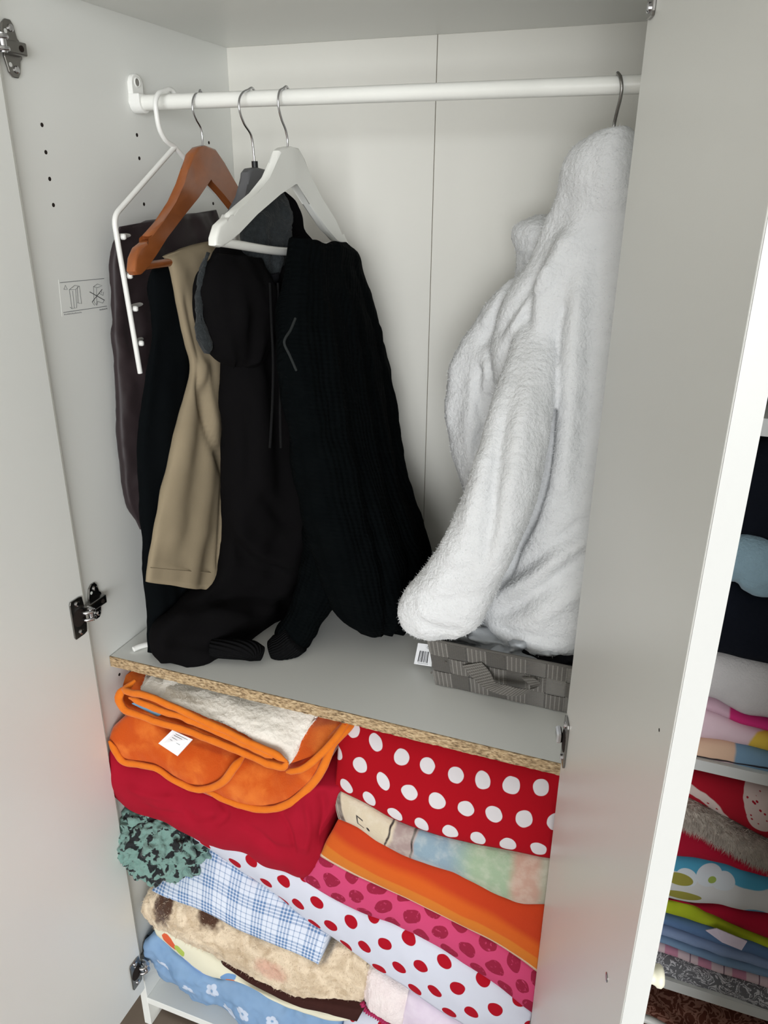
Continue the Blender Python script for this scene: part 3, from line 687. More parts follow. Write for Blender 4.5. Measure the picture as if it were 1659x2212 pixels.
def roundpath(P, r, k=6):
    P = [np.asarray(p, float) for p in P]; out = [P[0]]
    for i in range(1, len(P) - 1):
        a_ = P[i - 1] - P[i]; b_ = P[i + 1] - P[i]; ra = min(r, np.linalg.norm(a_) * .45); rb_ = min(r, np.linalg.norm(b_) * .45)
        p_ = P[i] + a_ / np.linalg.norm(a_) * ra; q_ = P[i] + b_ / np.linalg.norm(b_) * rb_
        for j_ in range(k + 1):
            t_ = j_ / k; out.append((1 - t_) ** 2 * p_ + 2 * t_ * (1 - t_) * P[i] + t_ * t_ * q_)
    return np.array(out + [P[-1]])
# 1 white metal trouser hanger with stepped pegs
x0 = U(377, 316, RY)[0]
h_wp = empty('trouser_hanger', (x0, RY, 1.30), 'white rod trouser hanger with pegs down its side, nearest the left wall', 'hanger', 'hangers on the rail')
hookwire('hook', [(355, 197), (342, 203), (336, 218), (338, 245), (345, 280), (356, 301), (377, 317)], x0, 'plastic', 0.0036, h_wp)
A_ = U(377, 318, x0, 'x'); Bf = U(245, 468, x0, 'x'); Cf = U(303, 806, x0, 'x'); Bb = np.array([x0, 2 * RY - Bf[1], Bf[2]]); Cb = np.array([x0, 2 * RY - Cf[1], Cf[2]])
def lerp(a_, b_, t_): return np.asarray(a_) * (1 - t_) + np.asarray(b_) * t_
tube('shoulder_rod', roundpath([Cf, Bf, A_], 0.014), 0.0038, 'plastic', h_wp, 12, 70, False)
tube('shoulder_rod', roundpath([A_, Bb, Cb], 0.014), 0.0038, 'plastic', h_wp, 12, 70, False)
for k, t_ in enumerate((0.12, 0.36, 0.57, 0.80)):
    a_ = lerp(Bf, Cf, t_); b_ = lerp(Bb, Cb, t_)
    tube('cross_bar', [a_, a_ + np.array([-0.010, 0.014, 0]), lerp(a_, b_, 0.3) + np.array([-0.022, 0, 0.0]), lerp(a_, b_, 0.7) + np.array([-0.022, 0, 0.0]), b_], 0.0032, 'plastic', h_wp, 10, 16)
    disc('peg', a_ + np.array([0.002, 0.008, 0]), (1, 0.3, 0), 0.0042, 0.006, 'plastic', h_wp, 12, True)
# 2 varnished wooden hanger
xw = U(437, 314, RY)[0]
h_wd = empty('coat_hanger', (xw, RY, 1.45), 'varnished orange-brown wooden hanger with khaki trousers over its bar', 'hanger', 'hangers on the rail')
outL = c1([(655, 508), (612, 520), (575, 560), (552, 650), (530, 750), (480, 860), (400, 960), (318, 1042), (316, 1052)]); notch = c1([(345, 1072), (300, 1085)]); tip = c1([(255, 1120), (230, 1180), (222, 1262), (238, 1284), (272, 1282)])
inn = c1([(300, 1240), (350, 1170), (420, 1060), (520, 930), (610, 820), (684, 712)]); rin = c1([(690, 706), (760, 800), (830, 888), (930, 1000), (1010, 1075)]); rt = c1([(1060, 1120), (1085, 1110), (1080, 1060), (1040, 1010), (1015, 1000), (1030, 975), (960, 910), (880, 830), (820, 730), (770, 610), (715, 530)])
arm, p0, n_ = flat_hanger('w', outL + notch + tip + inn + rin + rt, (437, 314), -4, 0.014, 'wood', h_wd)
hookwire('hook', [(431, 198), (421, 205), (416, 220), (417, 240), (424, 258), (434, 277), (437, 295), (437, 320)], xw, 'chrome', 0.0016, h_wd)
fb = UPL(*c1([(285, 1232)])[0], p0, n_); bb = UPL(*c1([(1050, 1090)])[0], p0, n_); bb[2] = fb[2]
tube('trouser_bar', [fb, lerp(fb, bb, .5), bb], 0.0055, 'wood', h_wd, 14, 12)
WBAR = (fb, bb)
# 3 grey hanger in the jacket
xk = U(551, 361, RY)[0]
h_bk = empty('coat_hanger', (xk, RY, 1.45), 'dark grey hanger with black collar ring, inside the fleece-lined jacket', 'hanger', 'hangers on the rail')
ct = c1([(968, 640), (925, 646), (906, 670), (902, 740), (890, 830), (820, 930), (740, 1040), (735, 1080), (770, 1080), (870, 980), (960, 900), (1050, 870), (1130, 950), (1230, 1060), (1265, 1060), (1250, 1010), (1150, 900), (1060, 780), (1035, 700), (1012, 652)])
flat_hanger('k', ct, (551, 361), 2, 0.016, 'greyhanger', h_bk)
hookwire('hook', [(536, 194), (524, 201), (517, 215), (517, 236), (526, 264), (543, 294), (547, 320), (550, 352)], xk, 'chrome', 0.0016, h_bk)
tube('collar_ring', [U(550, 348, xk, 'x'), U(551, 364, xk, 'x')], 0.0046, 'blackplastic', h_bk, 14, 6)
# 4 white wooden hanger
xv = U(621, 316, RY)[0]
h_wh = empty('coat_hanger', (xv, RY, 1.45), 'white wooden hanger with notched shoulders and bar holding the black cardigan', 'hanger', 'hangers on the rail')
ct = c1([(1163, 515), (1118, 522), (1096, 540), (1082, 620), (1040, 715), (960, 795), (850, 888), (812, 914), (806, 940), (776, 946), (735, 985), (712, 1060), (712, 1108), (745, 1118), (785, 1100), (855, 1030), (960, 920), (1100, 800), (1188, 724), (1200, 724), (1275, 860), (1375, 1015), (1440, 1075), (1490, 1108), (1518, 1104), (1500, 1065), (1478, 1050), (1472, 1030), (1430, 950), (1350, 825), (1275, 700), (1243, 580), (1212, 525)])
arm, p0, n_ = flat_hanger('v', ct, (621, 316), 0, 0.013, 'whitewood', h_wh)
hookwire('hook', [(612, 191), (604, 197), (601, 212), (602, 232), (608, 257), (618, 284), (621, 302), (621, 322)], xv, 'chrome', 0.0016, h_wh)
fb = UPL(*c1([(760, 1086)])[0], p0, n_); bb = UPL(*c1([(1480, 1095)])[0], p0, n_); mid = UPL(*c1([(1190, 1143)])[0], p0, n_)
tube('trouser_bar', [fb, mid, bb], 0.0058, 'whitewood', h_wh, 14, 20)
VBAR = (fb, mid, bb)
# 5 robe hanger
xr = 0.698
h_rb = empty('coat_hanger', (xr, RY, 1.45), 'dark metal hanger hook rising from the white fleece robe', 'hanger', 'hangers on the rail')
P = [np.array([xr, RY + 0.016, RZ - 0.008]), np.array([xr, RY + 0.014, RZ + 0.006])] + [U(a_, b_, RY - 0.012 * w_) for a_, b_, w_ in ((1334, 158, 0), (1341, 170, 1.1), (1343, 190, 1.2), (1340, 212, 1), (1333, 240, 0.5), (1327, 266, 0), (1322, 300, 0))]
tube('hook', P, 0.0021, 'steel', h_rb, 10, 60)
# ------------------------------------------------------------------ hanging clothes
# plum satin trousers
t1 = empty('trousers', (0.05, 0.22, 1.0), 'dark plum-brown satin trousers hung next to the left wall', 'trousers', 'hanging clothes')
chord('trouser_legs', [((258, 488, .045, 'x'), (466, 452, .050, 'x'), 0.008), ((246, 520, .035, 'x'), (480, 490, .052, 'x'), 0.016), ((241, 640, .028, 'x'), (486, 640, .052, 'x'), 0.018), ((246, 760, .028, 'x'), (486, 760, .052, 'x'), 0.018), ((256, 900, .028, 'x'), (486, 900, .052, 'x'), 0.02),
      ((266, 1030, .028, 'x'), (480, 1040, .052, 'x'), 0.02), ((274, 1085, .03, 'x'), (470, 1095, .052, 'x'), 0.018), ((304, 1145, .034, 'x'), (440, 1140, .05, 'x'), 0.012)], 'satin', t1, ripple=0.004, freq=4, noise=0.004, nscale=22, seed=1.0)
# black trousers on the wooden hanger
t2 = empty('trousers', (0.09, 0.18, ZS), 'long black trousers reaching the shelf behind the khaki pair', 'trousers', 'hanging clothes')
chord('trouser_legs', [((330, 582, .098, 'x'), (450, 548, .105, 'x'), 0.006), ((326, 600, .096, 'x'), (470, 570, .105, 'x'), 0.014), ((330, 720, .094, 'x'), (480, 720, .105, 'x'), 0.016), ((312, 850, .090, 'x'), (482, 850, .105, 'x'), 0.018), ((301, 960, .085, 'x'), (482, 960, .10, 'x'), 0.02),
      ((309, 1110, .08, 'x'), (478, 1110, .095, 'x'), 0.02), ((315, 1260, .072, 'x'), (470, 1260, .09, 'x'), 0.02), ((320, 1340, .068, 'x'), (460, 1350, .085, 'x'), 0.02), ((322, 1412, .066, 'x'), (450, 1390, .08, 'x'), 0.016)], 'blacktrousers', t2, ripple=0.003, freq=3, noise=0.003, nscale=18, seed=2.0)
# khaki trousers folded over the wooden hanger bar
t3 = empty('trousers', (0.12, 0.18, 0.98), 'khaki cotton trousers folded over the wooden hanger', 'trousers', 'hanging clothes')
kh = chord('trouser_legs', [((352, 552, .116, 'x'), (462, 520, .120, 'x'), 0.010), ((364, 572, .120, 'x'), (478, 545, .128, 'x'), 0.013), ((376, 620, .122, 'x'), (490, 610, .128, 'x'), 0.013), ((398, 728, .122, 'x'), (496, 700, .130, 'x'), 0.013), ((414, 792, .122, 'x'), (500, 790, .130, 'x'), 0.013), ((401, 856, .120, 'x'), (500, 870, .132, 'x'), 0.014),
      ((379, 938, .117, 'x'), (499, 950, .132, 'x'), 0.015), ((358, 1039, .113, 'x'), (498, 1050, .13, 'x'), 0.016), ((337, 1135, .114, 'x'), (492, 1150, .136, 'x'), 0.015), ((327, 1195, .114, 'x'), (477, 1210, .136, 'x'), 0.013), ((317, 1256, .114, 'x'), (462, 1273, .136, 'x'), 0.010)], 'khaki', t3, ripple=0.0032, freq=1.6, noise=0.0025, nscale=16, seed=0.6, drift=0.9)
crease(kh, [([(424, 780), (433, 860), (450, 935), (480, 1010), (488, 1060)], 7, -0.007), ([(440, 760), (452, 850), (470, 940)], 10, 0.006), ([(482, 1030), (478, 1110), (470, 1240)], 4, -0.006), ([(400, 620), (420, 720), (440, 800)], 9, -0.005), ([(410, 900), (390, 1050), (372, 1200)], 22, 0.004)])
def surf_line(name, px, x_, r, mat, parent, lift=0.0):
    return tube(name, [U(a_, b_, x_ + lift, 'x') for a_, b_ in px], r, mat, parent, 6, 40)
surf_line('hem_seam', [(324, 1226), (390, 1232), (468, 1238)], .140, 0.0007, 'khaki', t3)

# black fleece lined jacket
j = empty('jacket', (0.22, 0.2, ZS), 'black hooded jacket with grey fleece lining, hem slumped on the shelf', 'jacket', 'hanging clothes')
jb = chord('jacket_body', [((470, 520, .185, 'x'), (640, 515, .21, 'x'), 0.012), ((458, 560, .185, 'x'), (655, 570, .22, 'x'), 0.035), ((470, 680, .19, 'x'), (690, 680, .23, 'x'), 0.045), ((492, 800, .195, 'x'), (715, 800, .24, 'x'), 0.05), ((499, 950, .195, 'x'), (730, 950, .25, 'x'), 0.055),
      ((498, 1080, .185, 'x'), (740, 1080, .25, 'x'), 0.055), ((486, 1175, .165, 'x'), (740, 1180, .25, 'x'), 0.05), ((462, 1245, .14, 'x'), (735, 1255, .25, 'x'), 0.046), ((395, 1300, .115, 'x'), (722, 1312, .24, 'x'), 0.045), ((340, 1355, .100, 'x'), (704, 1345, .235, 'x'), 0.045), ((334, 1408, .096, 'x'), (640, 1385, .22, 'x'), 0.038), ((346, 1430, .096, 'x'), (560, 1420, .208, 'x'), 0.014)],
      'jacket', j, n=120, mrows=90, ripple=0.010, freq=2.3, noise=0.007, nscale=12, seed=0.4, drift=1.2)
# turned-back sleeve with its fleece rim
slv = chord('sleeve', [((462, 545, .215, 'x'), (560, 560, .225, 'x'), 0.012), ((440, 590, .21, 'x'), (575, 610, .235, 'x'), 0.032), ((434, 660, .205, 'x'), (580, 690, .24, 'x'), 0.036), ((440, 725, .205, 'x'), (572, 750, .24, 'x'), 0.032), ((466, 772, .21, 'x'), (548, 790, .235, 'x'), 0.024), ((492, 792, .218, 'x'), (515, 797, .225, 'x'), 0.010)], 'jacket', j, mrows=50, ripple=0.003, freq=2, noise=0.004, seed=1.4)
chord('fleece_rim', [((447, 545, .206, 'x'), (454, 547, .21, 'x'), 0.004), ((430, 590, .204, 'x'), (440, 592, .207, 'x'), 0.006), ((425, 640, .201, 'x'), (436, 642, .204, 'x'), 0.006), ((426, 690, .203, 'x'), (438, 692, .207, 'x'), 0.008), ((427, 722, .208, 'x'), (450, 724, .212, 'x'), 0.009), ((434, 748, .207, 'x'), (454, 750, .214, 'x'), 0.009), ((444, 763, .211, 'x'), (450, 764, .213, 'x'), 0.005)], 'lining', j, n=40, mrows=40, ripple=0.0005, noise=0.0014, nscale=110)
chord('collar_lining', [((548, 404, .203, 'x'), (612, 416, .215, 'x'), 0.006), ((530, 440, .203, 'x'), (622, 440, .222, 'x'), 0.013), ((520, 490, .205, 'x'), (624, 490, .23, 'x'), 0.018), ((528, 545, .21, 'x'), (618, 545, .235, 'x'), 0.018), ((548, 585, .215, 'x'), (606, 590, .235, 'x'), 0.013), ((566, 605, .222, 'x'), (596, 606, .235, 'x'), 0.007)], 'lining', j, n=70, mrows=50, ripple=0.003, freq=2, noise=0.003, nscale=70, seed=2.0)
chord('hood', [((592, 408, .195, 'x'), (616, 416, .20, 'x'), 0.006), ((600, 430, .19, 'x'), (636, 440, .205, 'x'), 0.015), ((606, 465, .19, 'x'), (649, 468, .21, 'x'), 0.02), ((606, 500, .19, 'x'), (650, 498, .21, 'x'), 0.025), ((600, 540, .19, 'x'), (668, 530, .21, 'x'), 0.03)], 'jacket', j, n=60, mrows=40, ripple=0.002, noise=0.003)
cb = chord('chin_tab', [((556, 594, .232, 'x'), (604, 588, .246, 'x'), 0.006), ((558, 606, .233, 'x'), (602, 600, .247, 'x'), 0.008), ((562, 616, .234, 'x'), (598, 612, .246, 'x'), 0.005)], 'blackcloth', j, n=40, mrows=12, ripple=0)
for dx in (0, 17):
    tube('drawcord', [U(583 + dx, 612, .262, 'x'), U(586 + dx, 690, .278, 'x'), U(590 + dx, 780, .288, 'x'), U(588 + dx, 880, .300, 'x'), U(583 + dx * 1.4, 968, .305, 'x')], 0.0018, 'cord', j, 8, 40)
tube('zip', [U(604, 640, .272, 'x'), U(607, 670, .276, 'x'), U(612, 705, .28, 'x')], 0.002, 'blackplastic', j, 8, 20)
# folds of the hem and ribbed cuff lying on the shelf
crease(jb, [([(440, 1300), (520, 1285), (600, 1300), (660, 1350)], 12, -0.014), ([(500, 1165), (545, 1215), (620, 1240)], 14, -0.012), ([(500, 1120), (560, 1190), (650, 1225)], 16, 0.010), ([(360, 1345), (450, 1325), (560, 1340)], 16, 0.010), ([(345, 1385), (430, 1395), (540, 1392)], 9, -0.007), ([(560, 1060), (610, 1120), (665, 1180)], 12, -0.008), ([(520, 820), (540, 960), (530, 1080)], 16, -0.006), ([(640, 800), (655, 950), (660, 1080)], 14, -0.008)])
V, Fc = tube_geo(catmull([U(460, 1400, .085), U(500, 1402, .09), U(540, 1405, .10), U(566, 1412, .11)], 30), np.r_[np.linspace(0.016, 0.017, 24), np.linspace(0.0165, 0.012, 6)], 40)
V[:, 2] = np.maximum(V[:, 2], ZS + 0.001); V, Fc = recalc(V, Fc); ar = np.arctan2(V[:, 2] - ZS - .015, V[:, 1] - .09) * 0.016
mob('ribbed_cuff', V, Fc, 'rib', j, np.stack([ar, V[:, 0]], 1))

# black cable-knit cardigan draped on the white hanger
c = empty('cardigan', (0.33, 0.28, ZS), 'black cable-knit cardigan draped over the white hanger, hem touching the shelf', 'cardigan', 'hanging clothes')
chord('cardigan_body', [((634, 546, .29, 'x'), (744, 524, .252, 'x'), 0.008), ((640, 520, .29, 'x'), (752, 535, .26, 'x'), 0.02), ((632, 580, .30, 'x'), (772, 590, .28, 'x'), 0.03), ((622, 680, .315, 'x'), (800, 700, .29, 'x'), 0.04), ((630, 800, .33, 'x'), (824, 820, .305, 'x'), 0.045), ((648, 930, .345, 'x'), (836, 940, .32, 'x'), 0.05), ((668, 1050, .35, 'x'), (856, 1050, .345, 'x'), 0.055),
      ((690, 1150, .36, 'x'), (890, 1140, .38, 'x'), 0.06), ((712, 1230, .365, 'x'), (908, 1200, .40, 'x'), 0.06), ((732, 1300, .375, 'x'), (908, 1270, .41, 'x'), 0.055), ((752, 1345, .38, 'x'), (905, 1325, .42, 'x'), 0.045), ((785, 1372, .39, 'x'), (885, 1360, .42, 'x'), 0.02)], 'knit', c, n=120, mrows=110, ripple=0.0055, freq=4.5, noise=0.004, nscale=20, seed=3.3, drift=0.5)
tube('button_tape', [U(638, 688, .36, 'x'), U(628, 712, .362, 'x'), U(614, 740, .362, 'x'), U(626, 768, .365, 'x'), U(640, 800, .367, 'x')], 0.0016, 'greystrap', c, 8, 40)
V, Fc = tube_geo(catmull([U(735, 1010, .25), U(715, 1150, .22), U(690, 1260, .20), U(655, 1340, .18), U(625, 1385, .168)], 60), np.r_[np.linspace(0.030, 0.046, 20), np.linspace(0.046, 0.036, 25), np.linspace(0.036, 0.030, 15)], 40)
V += vnormals(V, [f for f in Fc if len(f) < 5]) * (0.006 * fbm(V, 22, 3))[:, None]; V[:, 2] = np.maximum(V[:, 2], ZS + 0.001)
nvt = len(V); mob('sleeve', V, orient(V, Fc), 'knit', c, np.stack([np.tile(np.arange(40), 60)[:nvt] * 0.006, np.repeat(np.arange(60), 40)[:nvt] * 0.008], 1))
V, Fc = tube_geo(catmull([U(640, 1380, .155), U(615, 1398, .148), U(588, 1408, .140)], 24), np.r_[np.linspace(0.026, 0.026, 18), np.linspace(0.026, 0.02, 6)], 40)
V[:, 2] = np.maximum(V[:, 2], ZS + 0.001); mob('ribbed_cuff', V, orient(V, Fc), 'rib', c, np.stack([np.tile(np.arange(40), 24) * 0.004, np.repeat(np.arange(24), 40) * 0.003], 1))

# white stub on the shelf
o = tube('plastic_peg', [U(287, 1403, ZS + .005, 'z'), U(300, 1397, ZS + .006, 'z'), U(322, 1391, ZS + .005, 'z')], np.r_[0.003, np.full(22, 0.0048), 0.003], 'plastic', None, 12, 24)
tag(o, 'small white plastic peg lying on the shelf by the left wall', 'peg')

# ------------------------------------------------------------------ white fleece robe
rb = empty('fleece_robe', (0.62, 0.28, ZS + 0.05), 'thick white fleece bathrobe hanging at the right end of the rail', 'bathrobe', 'hanging clothes')
FL = dict(fine=0.0)
body = chord('robe_body', [((1300, 285, .27), (1352, 275, .245), 0.012), ((1262, 312, .29), (1372, 310, .25), 0.032), ((1232, 370, .31), (1392, 380, .26), 0.05), ((1218, 425, .32), (1402, 460, .265), 0.055), ((1170, 520, .32), (1402, 560, .27), 0.06), ((1122, 620, .32), (1398, 660, .27), 0.066), ((1082, 710, .315), (1392, 740, .27), 0.068), ((1078, 755, .31), (1388, 790, .265), 0.07),
      ((1095, 860, .30), (1374, 890, .26), 0.072), ((1100, 1000, .29), (1358, 1020, .255), 0.074), ((1085, 1120, .28), (1342, 1130, .25), 0.075), ((1065, 1230, .27), (1330, 1240, .245), 0.076), ((1052, 1310, .26), (1318, 1320, .24), 0.072), ((1062, 1360, .25), (1308, 1375, .235), 0.06), ((1090, 1396, .24), (1290, 1405, .23), 0.035)],
      'fleece', rb, n=260, mrows=280, ripple=0.012, freq=1.25, noise=0.008, nscale=10, seed=5.2, drift=0.55, **FL)
back = chord('robe_back', [((1180, 560, .36), (1240, 570, .33), 0.02), ((1080, 640, .36), (1220, 660, .32), 0.04), ((1036, 700, .36), (1200, 720, .32), 0.045), ((992, 770, .35), (1180, 780, .31), 0.05), ((975, 850, .345), (1160, 860, .31), 0.05), ((982, 940, .34), (1140, 950, .30), 0.05), ((1004, 1030, .33), (1120, 1040, .30), 0.045), ((1030, 1100, .32), (1100, 1110, .30), 0.03)],
      'fleece', rb, n=160, mrows=140, ripple=0.007, freq=2.0, noise=0.006, nscale=14, seed=2.4, **FL)
lump = chord('shoulder_fold', [((1165, 462, .40), (1215, 470, .37), 0.015), ((1128, 480, .40), (1220, 500, .36), 0.03), ((1116, 512, .40), (1200, 540, .36), 0.03), ((1124, 540, .40), (1180, 575, .36), 0.022), ((1120, 600, .39), (1170, 620, .36), 0.015)], 'fleece', rb, n=90, mrows=60, ripple=0.002, noise=0.004, **FL)
# near sleeve
SR = [((1188, 560), (1228, 560), .335, .012), ((1150, 640), (1214, 645), .29, .03), ((1120, 720), (1205, 730), .245, .042), ((1091, 800), (1199, 815), .208, .047), ((1064, 880), (1189, 900), .178, .051), ((1036, 970), (1174, 1000), .155, .054), ((1008, 1060), (1150, 1090), .142, .055), ((978, 1135), (1122, 1160), .135, .055), ((934, 1205), (1096, 1222), .134, .056), ((888, 1262), (1074, 1272), .135, .057), ((870, 1312), (1054, 1320), .136, .055), ((884, 1352), (1034, 1352), .138, .047), ((925, 1380), (1000, 1376), .142, .025)]
slv = chord('sleeve', [((a_[0], a_[1], y_ + .02), (b_[0], b_[1], y_), t_ * 0.8) for a_, b_, y_, t_ in SR], 'fleece', rb, n=220, mrows=240, ripple=0.007, freq=1.15, noise=0.004, nscale=11, seed=0.9, drift=0.6, **FL)
crease(body, [([(1300, 1180), (1255, 1208), (1186, 1265), (1113, 1310), (1040, 1340)], 20, -0.012), ([(1300, 1110), (1251, 1139), (1166, 1200), (1060, 1270)], 18, -0.009), ([(1300, 1140), (1255, 1175), (1170, 1235), (1060, 1300)], 20, 0.007), ([(1300, 1230), (1230, 1290), (1130, 1345)], 24, 0.008),
              ([(1250, 480), (1203, 571), (1140, 660), (1085, 745)], 22, 0.016), ([(1190, 560), (1130, 650), (1070, 735)], 11, -0.012), ([(1215, 560), (1180, 650), (1158, 790)], 16, 0.012), ([(1165, 620), (1138, 690), (1122, 750)], 10, -0.012), ([(1222, 640), (1205, 710), (1198, 800)], 11, -0.013),
              ([(1198, 780), (1186, 900), (1174, 1009), (1148, 1102), (1100, 1200), (1055, 1300)], 13, -0.022), ([(1262, 560), (1240, 760), (1228, 950), (1200, 1100)], 24, 0.012), ([(1310, 420), (1285, 640), (1268, 900), (1250, 1080)], 24, -0.010), ([(1060, 1352), (1120, 1372), (1180, 1382), (1240, 1382)], 9, -0.006)])
crease(back, [([(1031, 774), (1031, 872), (1039, 922)], 9, -0.012), ([(1105, 690), (1060, 800), (1048, 911), (1015, 1020)], 12, -0.012), ([(1124, 600), (1070, 690), (1030, 760)], 10, -0.010), ([(1120, 590), (1040, 715)], 14, 0.008), ([(1055, 770), (1050, 860)], 12, 0.008)])
crease(slv, [([(1100, 860), (1080, 940), (1070, 1025), (1061, 1118), (1050, 1190), (1050, 1248)], 14, -0.011), ([(1150, 800), (1130, 900), (1112, 1000), (1085, 1120)], 24, 0.008), ([(1050, 960), (1030, 1060), (1000, 1150)], 18, 0.006), ([(900, 1290), (980, 1300), (1040, 1290)], 12, -0.004), ([(885, 1330), (950, 1362), (1010, 1362)], 8, -0.004), ([(940, 1215), (990, 1235), (1030, 1225)], 10, -0.004)])
# sew body, back, shoulder and sleeve into one continuous cloth, then give it its nap
def sew(objs, name, mat, parent, voxel=0.0034, it=5):
    bm = bmesh.new()
    for o_ in objs:
        me_ = o_.data.copy(); me_.transform(Matrix.Translation(wloc(o_))); bm.from_mesh(me_); bpy.data.meshes.remove(me_)
    me_ = bpy.data.meshes.new('tmp'); bm.to_mesh(me_); bm.free(); t_ = bpy.data.objects.new('tmp', me_); COL.objects.link(t_)
    r_ = t_.modifiers.new('r', 'REMESH'); r_.mode = 'VOXEL'; r_.voxel_size = voxel
    q_ = t_.modifiers.new('s', 'SMOOTH'); q_.factor = 0.5; q_.iterations = it
    ev = t_.evaluated_get(bpy.context.evaluated_depsgraph_get()); em = ev.to_mesh()
    n_ = len(em.vertices); V = np.empty(n_ * 3); em.vertices.foreach_get('co', V); V = V.reshape(-1, 3).copy(); Fc = [tuple(p.vertices) for p in em.polygons]; ev.to_mesh_clear()
    bpy.data.objects.remove(t_)
    for o_ in objs: bpy.data.objects.remove(o_)
    N = vnormals(V, Fc); V = V + N * (0.0006 * fbm(V, 280, 2) + 0.0007 * fbm(V * np.array([0.7, 0.7, 1.6]), 120, 2))[:, None]
    return mob(name, V, Fc, mat, parent)
robe = sew([body, back, lump, slv], 'robe_cloth', 'fleece', rb)
fibres(robe, 'fleecefibre', 22000, 0.0032, 0.00035, 0.9, 'fleece_pile', comb=(0, 0, -0.2))

# ------------------------------------------------------------------ woven basket
bk = empty('storage_basket', (0.63, 0.25, ZS), 'low grey basket woven from flat webbing straps with a strap handle', 'basket')
BX0, BX1, BY0, BY1, BH, FLR = 0.527, 0.752, 0.150, 0.375, 0.0, 0.012
BH = U(918, 1384, 0.147)[2] - ZS + 0.009
zb = ZS + 0.001
def corner(u, v, side, out=0.0):
    """u along the side 0..1, v height 0..1 -> point on a slightly flared wall"""
    f = FLR * v; x0_, x1_, y0_, y1_ = BX0 - f, BX1 + f * 0.2, BY0 - f, BY1 + f
    if side == 'front': return np.array([x0_ + (x1_ - x0_) * u, y0_ - out, zb + BH * v])
    if side == 'back': return np.array([x0_ + (x1_ - x0_) * u, y1_ + out, zb + BH * v])
    if side == 'left': return np.array([x0_ - out, y1_ + (y0_ - y1_) * u, zb + BH * v])
    return np.array([x1_ + out, y0_ + (y1_ - y0_) * u, zb + BH * v])
NCOL, NROW = 8, 3
def strap(name, side, kind, k, parent, mat, ncol):
    V = []; Fc = []; uv = []; n = 64 if kind == 'h' else 30
    for i in range(n + 1):
        t_ = i / n
        if kind == 'h':
            ph = t_ * ncol - 0.5; o_ = 0.0012 * math.cos(math.pi * (ph + k)) ; o_ = 0.0016 * math.copysign(abs(o_ / 0.0012) ** 0.4, o_)
            ws = ((k + 0.03) / NROW, (k + 0.97) / NROW)
            a_, b_ = corner(t_, ws[0], side, o_), corner(t_, ws[1], side, o_); a2, b2 = corner(t_, ws[0], side, o_ - 0.0013), corner(t_, ws[1], side, o_ - 0.0013); uvp = [(t_ * (BX1 - BX0), 0), (t_ * (BX1 - BX0), BH / 3)]
        else:
            ph = t_ * NROW - 0.5; o_ = -0.0012 * math.cos(math.pi * (ph + k)); o_ = 0.0016 * math.copysign(abs(o_ / 0.0012) ** 0.4, o_)
            us = ((k + 0.03) / ncol, (k + 0.97) / ncol)
            a_, b_ = corner(us[0], t_, side, o_), corner(us[1], t_, side, o_); a2, b2 = corner(us[0], t_, side, o_ - 0.0013), corner(us[1], t_, side, o_ - 0.0013); uvp = [(us[0] * .225, t_ * BH), (us[1] * .225, t_ * BH)]
        V += [a_, b_, b2, a2]; uv += [uvp[0], uvp[1], uvp[1], uvp[0]]
    for i in range(n):
        for j_ in range(4): Fc.append((4 * i + j_, 4 * i + (j_ + 1) % 4, 4 * i + 4 + (j_ + 1) % 4, 4 * i + 4 + j_))
    Fc += [(3, 2, 1, 0), (4 * n, 4 * n + 1, 4 * n + 2, 4 * n + 3)]
    V = np.array(V); Fc = orient(V, Fc)
    return mob(name, V, Fc, mat, parent, uv, False)
for side, nc in (('front', 8), ('left', 8), ('back', 8), ('right', 8)):
    for k in range(NROW): strap('across_strap', side, 'h', k, bk, 'strap_h', nc)
    for k in range(nc): strap('upright_strap', side, 'v', k, bk, 'strap_v', nc)
# rim binding and base
P = [corner(0, 1, 'front'), corner(1, 1, 'front'), corner(1, 1, 'right'), corner(1, 1, 'back') * 1.0, corner(0, 1, 'back'), corner(0, 1, 'left'), corner(0, 1, 'front')]
V, Fc = tube_geo(np.array([corner(t_, 1.0, 'front', 0.0) for t_ in np.linspace(0, 1, 12)] + [corner(t_, 1.0, 'right') for t_ in np.linspace(0.05, 1, 12)] + [corner(1 - t_, 1.0, 'back') for t_ in np.linspace(0.05, 1, 12)] + [corner(t_, 1.0, 'left') for t_ in np.linspace(0.05, 1, 12)]), 0.0022, 8); V, Fc = recalc(V, Fc)
mob('rim_binding', V, Fc, 'strap_v', bk, np.zeros((len(V), 2)))
box('base', BX0, BX1, BY0, BY1, zb - 0.0005, zb + 0.003, 'strap_v', bk, 0.0005)
# strap handle on the front: twisted ribbon
tw = [U(1040, 1431, .1365), U(1058, 1452, .131), U(1070, 1474, .122), U(1095, 1481, .116), U(1125, 1488, .116), U(1158, 1486, .122), U(1168, 1477, .129), U(1152, 1464, .136)]
hp = [U(998, 1438, .1365), U(1015, 1458, .131), U(1036, 1479, .121), U(1070, 1497, .113), U(1105, 1503, .112), U(1136, 1498, .117), U(1146, 1486, .126), U(1126, 1464, .136)]
A2, B2 = catmull(hp, 60), catmull(tw, 60); V = []; Fc = []; uv = []
for i in range(60):
    for p_, h_, v_ in ((A2[i], 0, 0), (B2[i], 0, .024), (B2[i], 0.0014, .024), (A2[i], 0.0014, 0)): V.append(p_ + np.array([0, h_, 0])); uv.append((i * 0.003, v_))
for i in range(59):
    for j_ in range(4): Fc.append((4 * i + j_, 4 * i + (j_ + 1) % 4, 4 * i + 4 + (j_ + 1) % 4, 4 * i + 4 + j_))
Fc += [(3, 2, 1, 0), (236, 237, 238, 239)]; V = np.array(V)
mob('strap_handle', V, orient(V, Fc), 'strap_h', bk, uv, False)
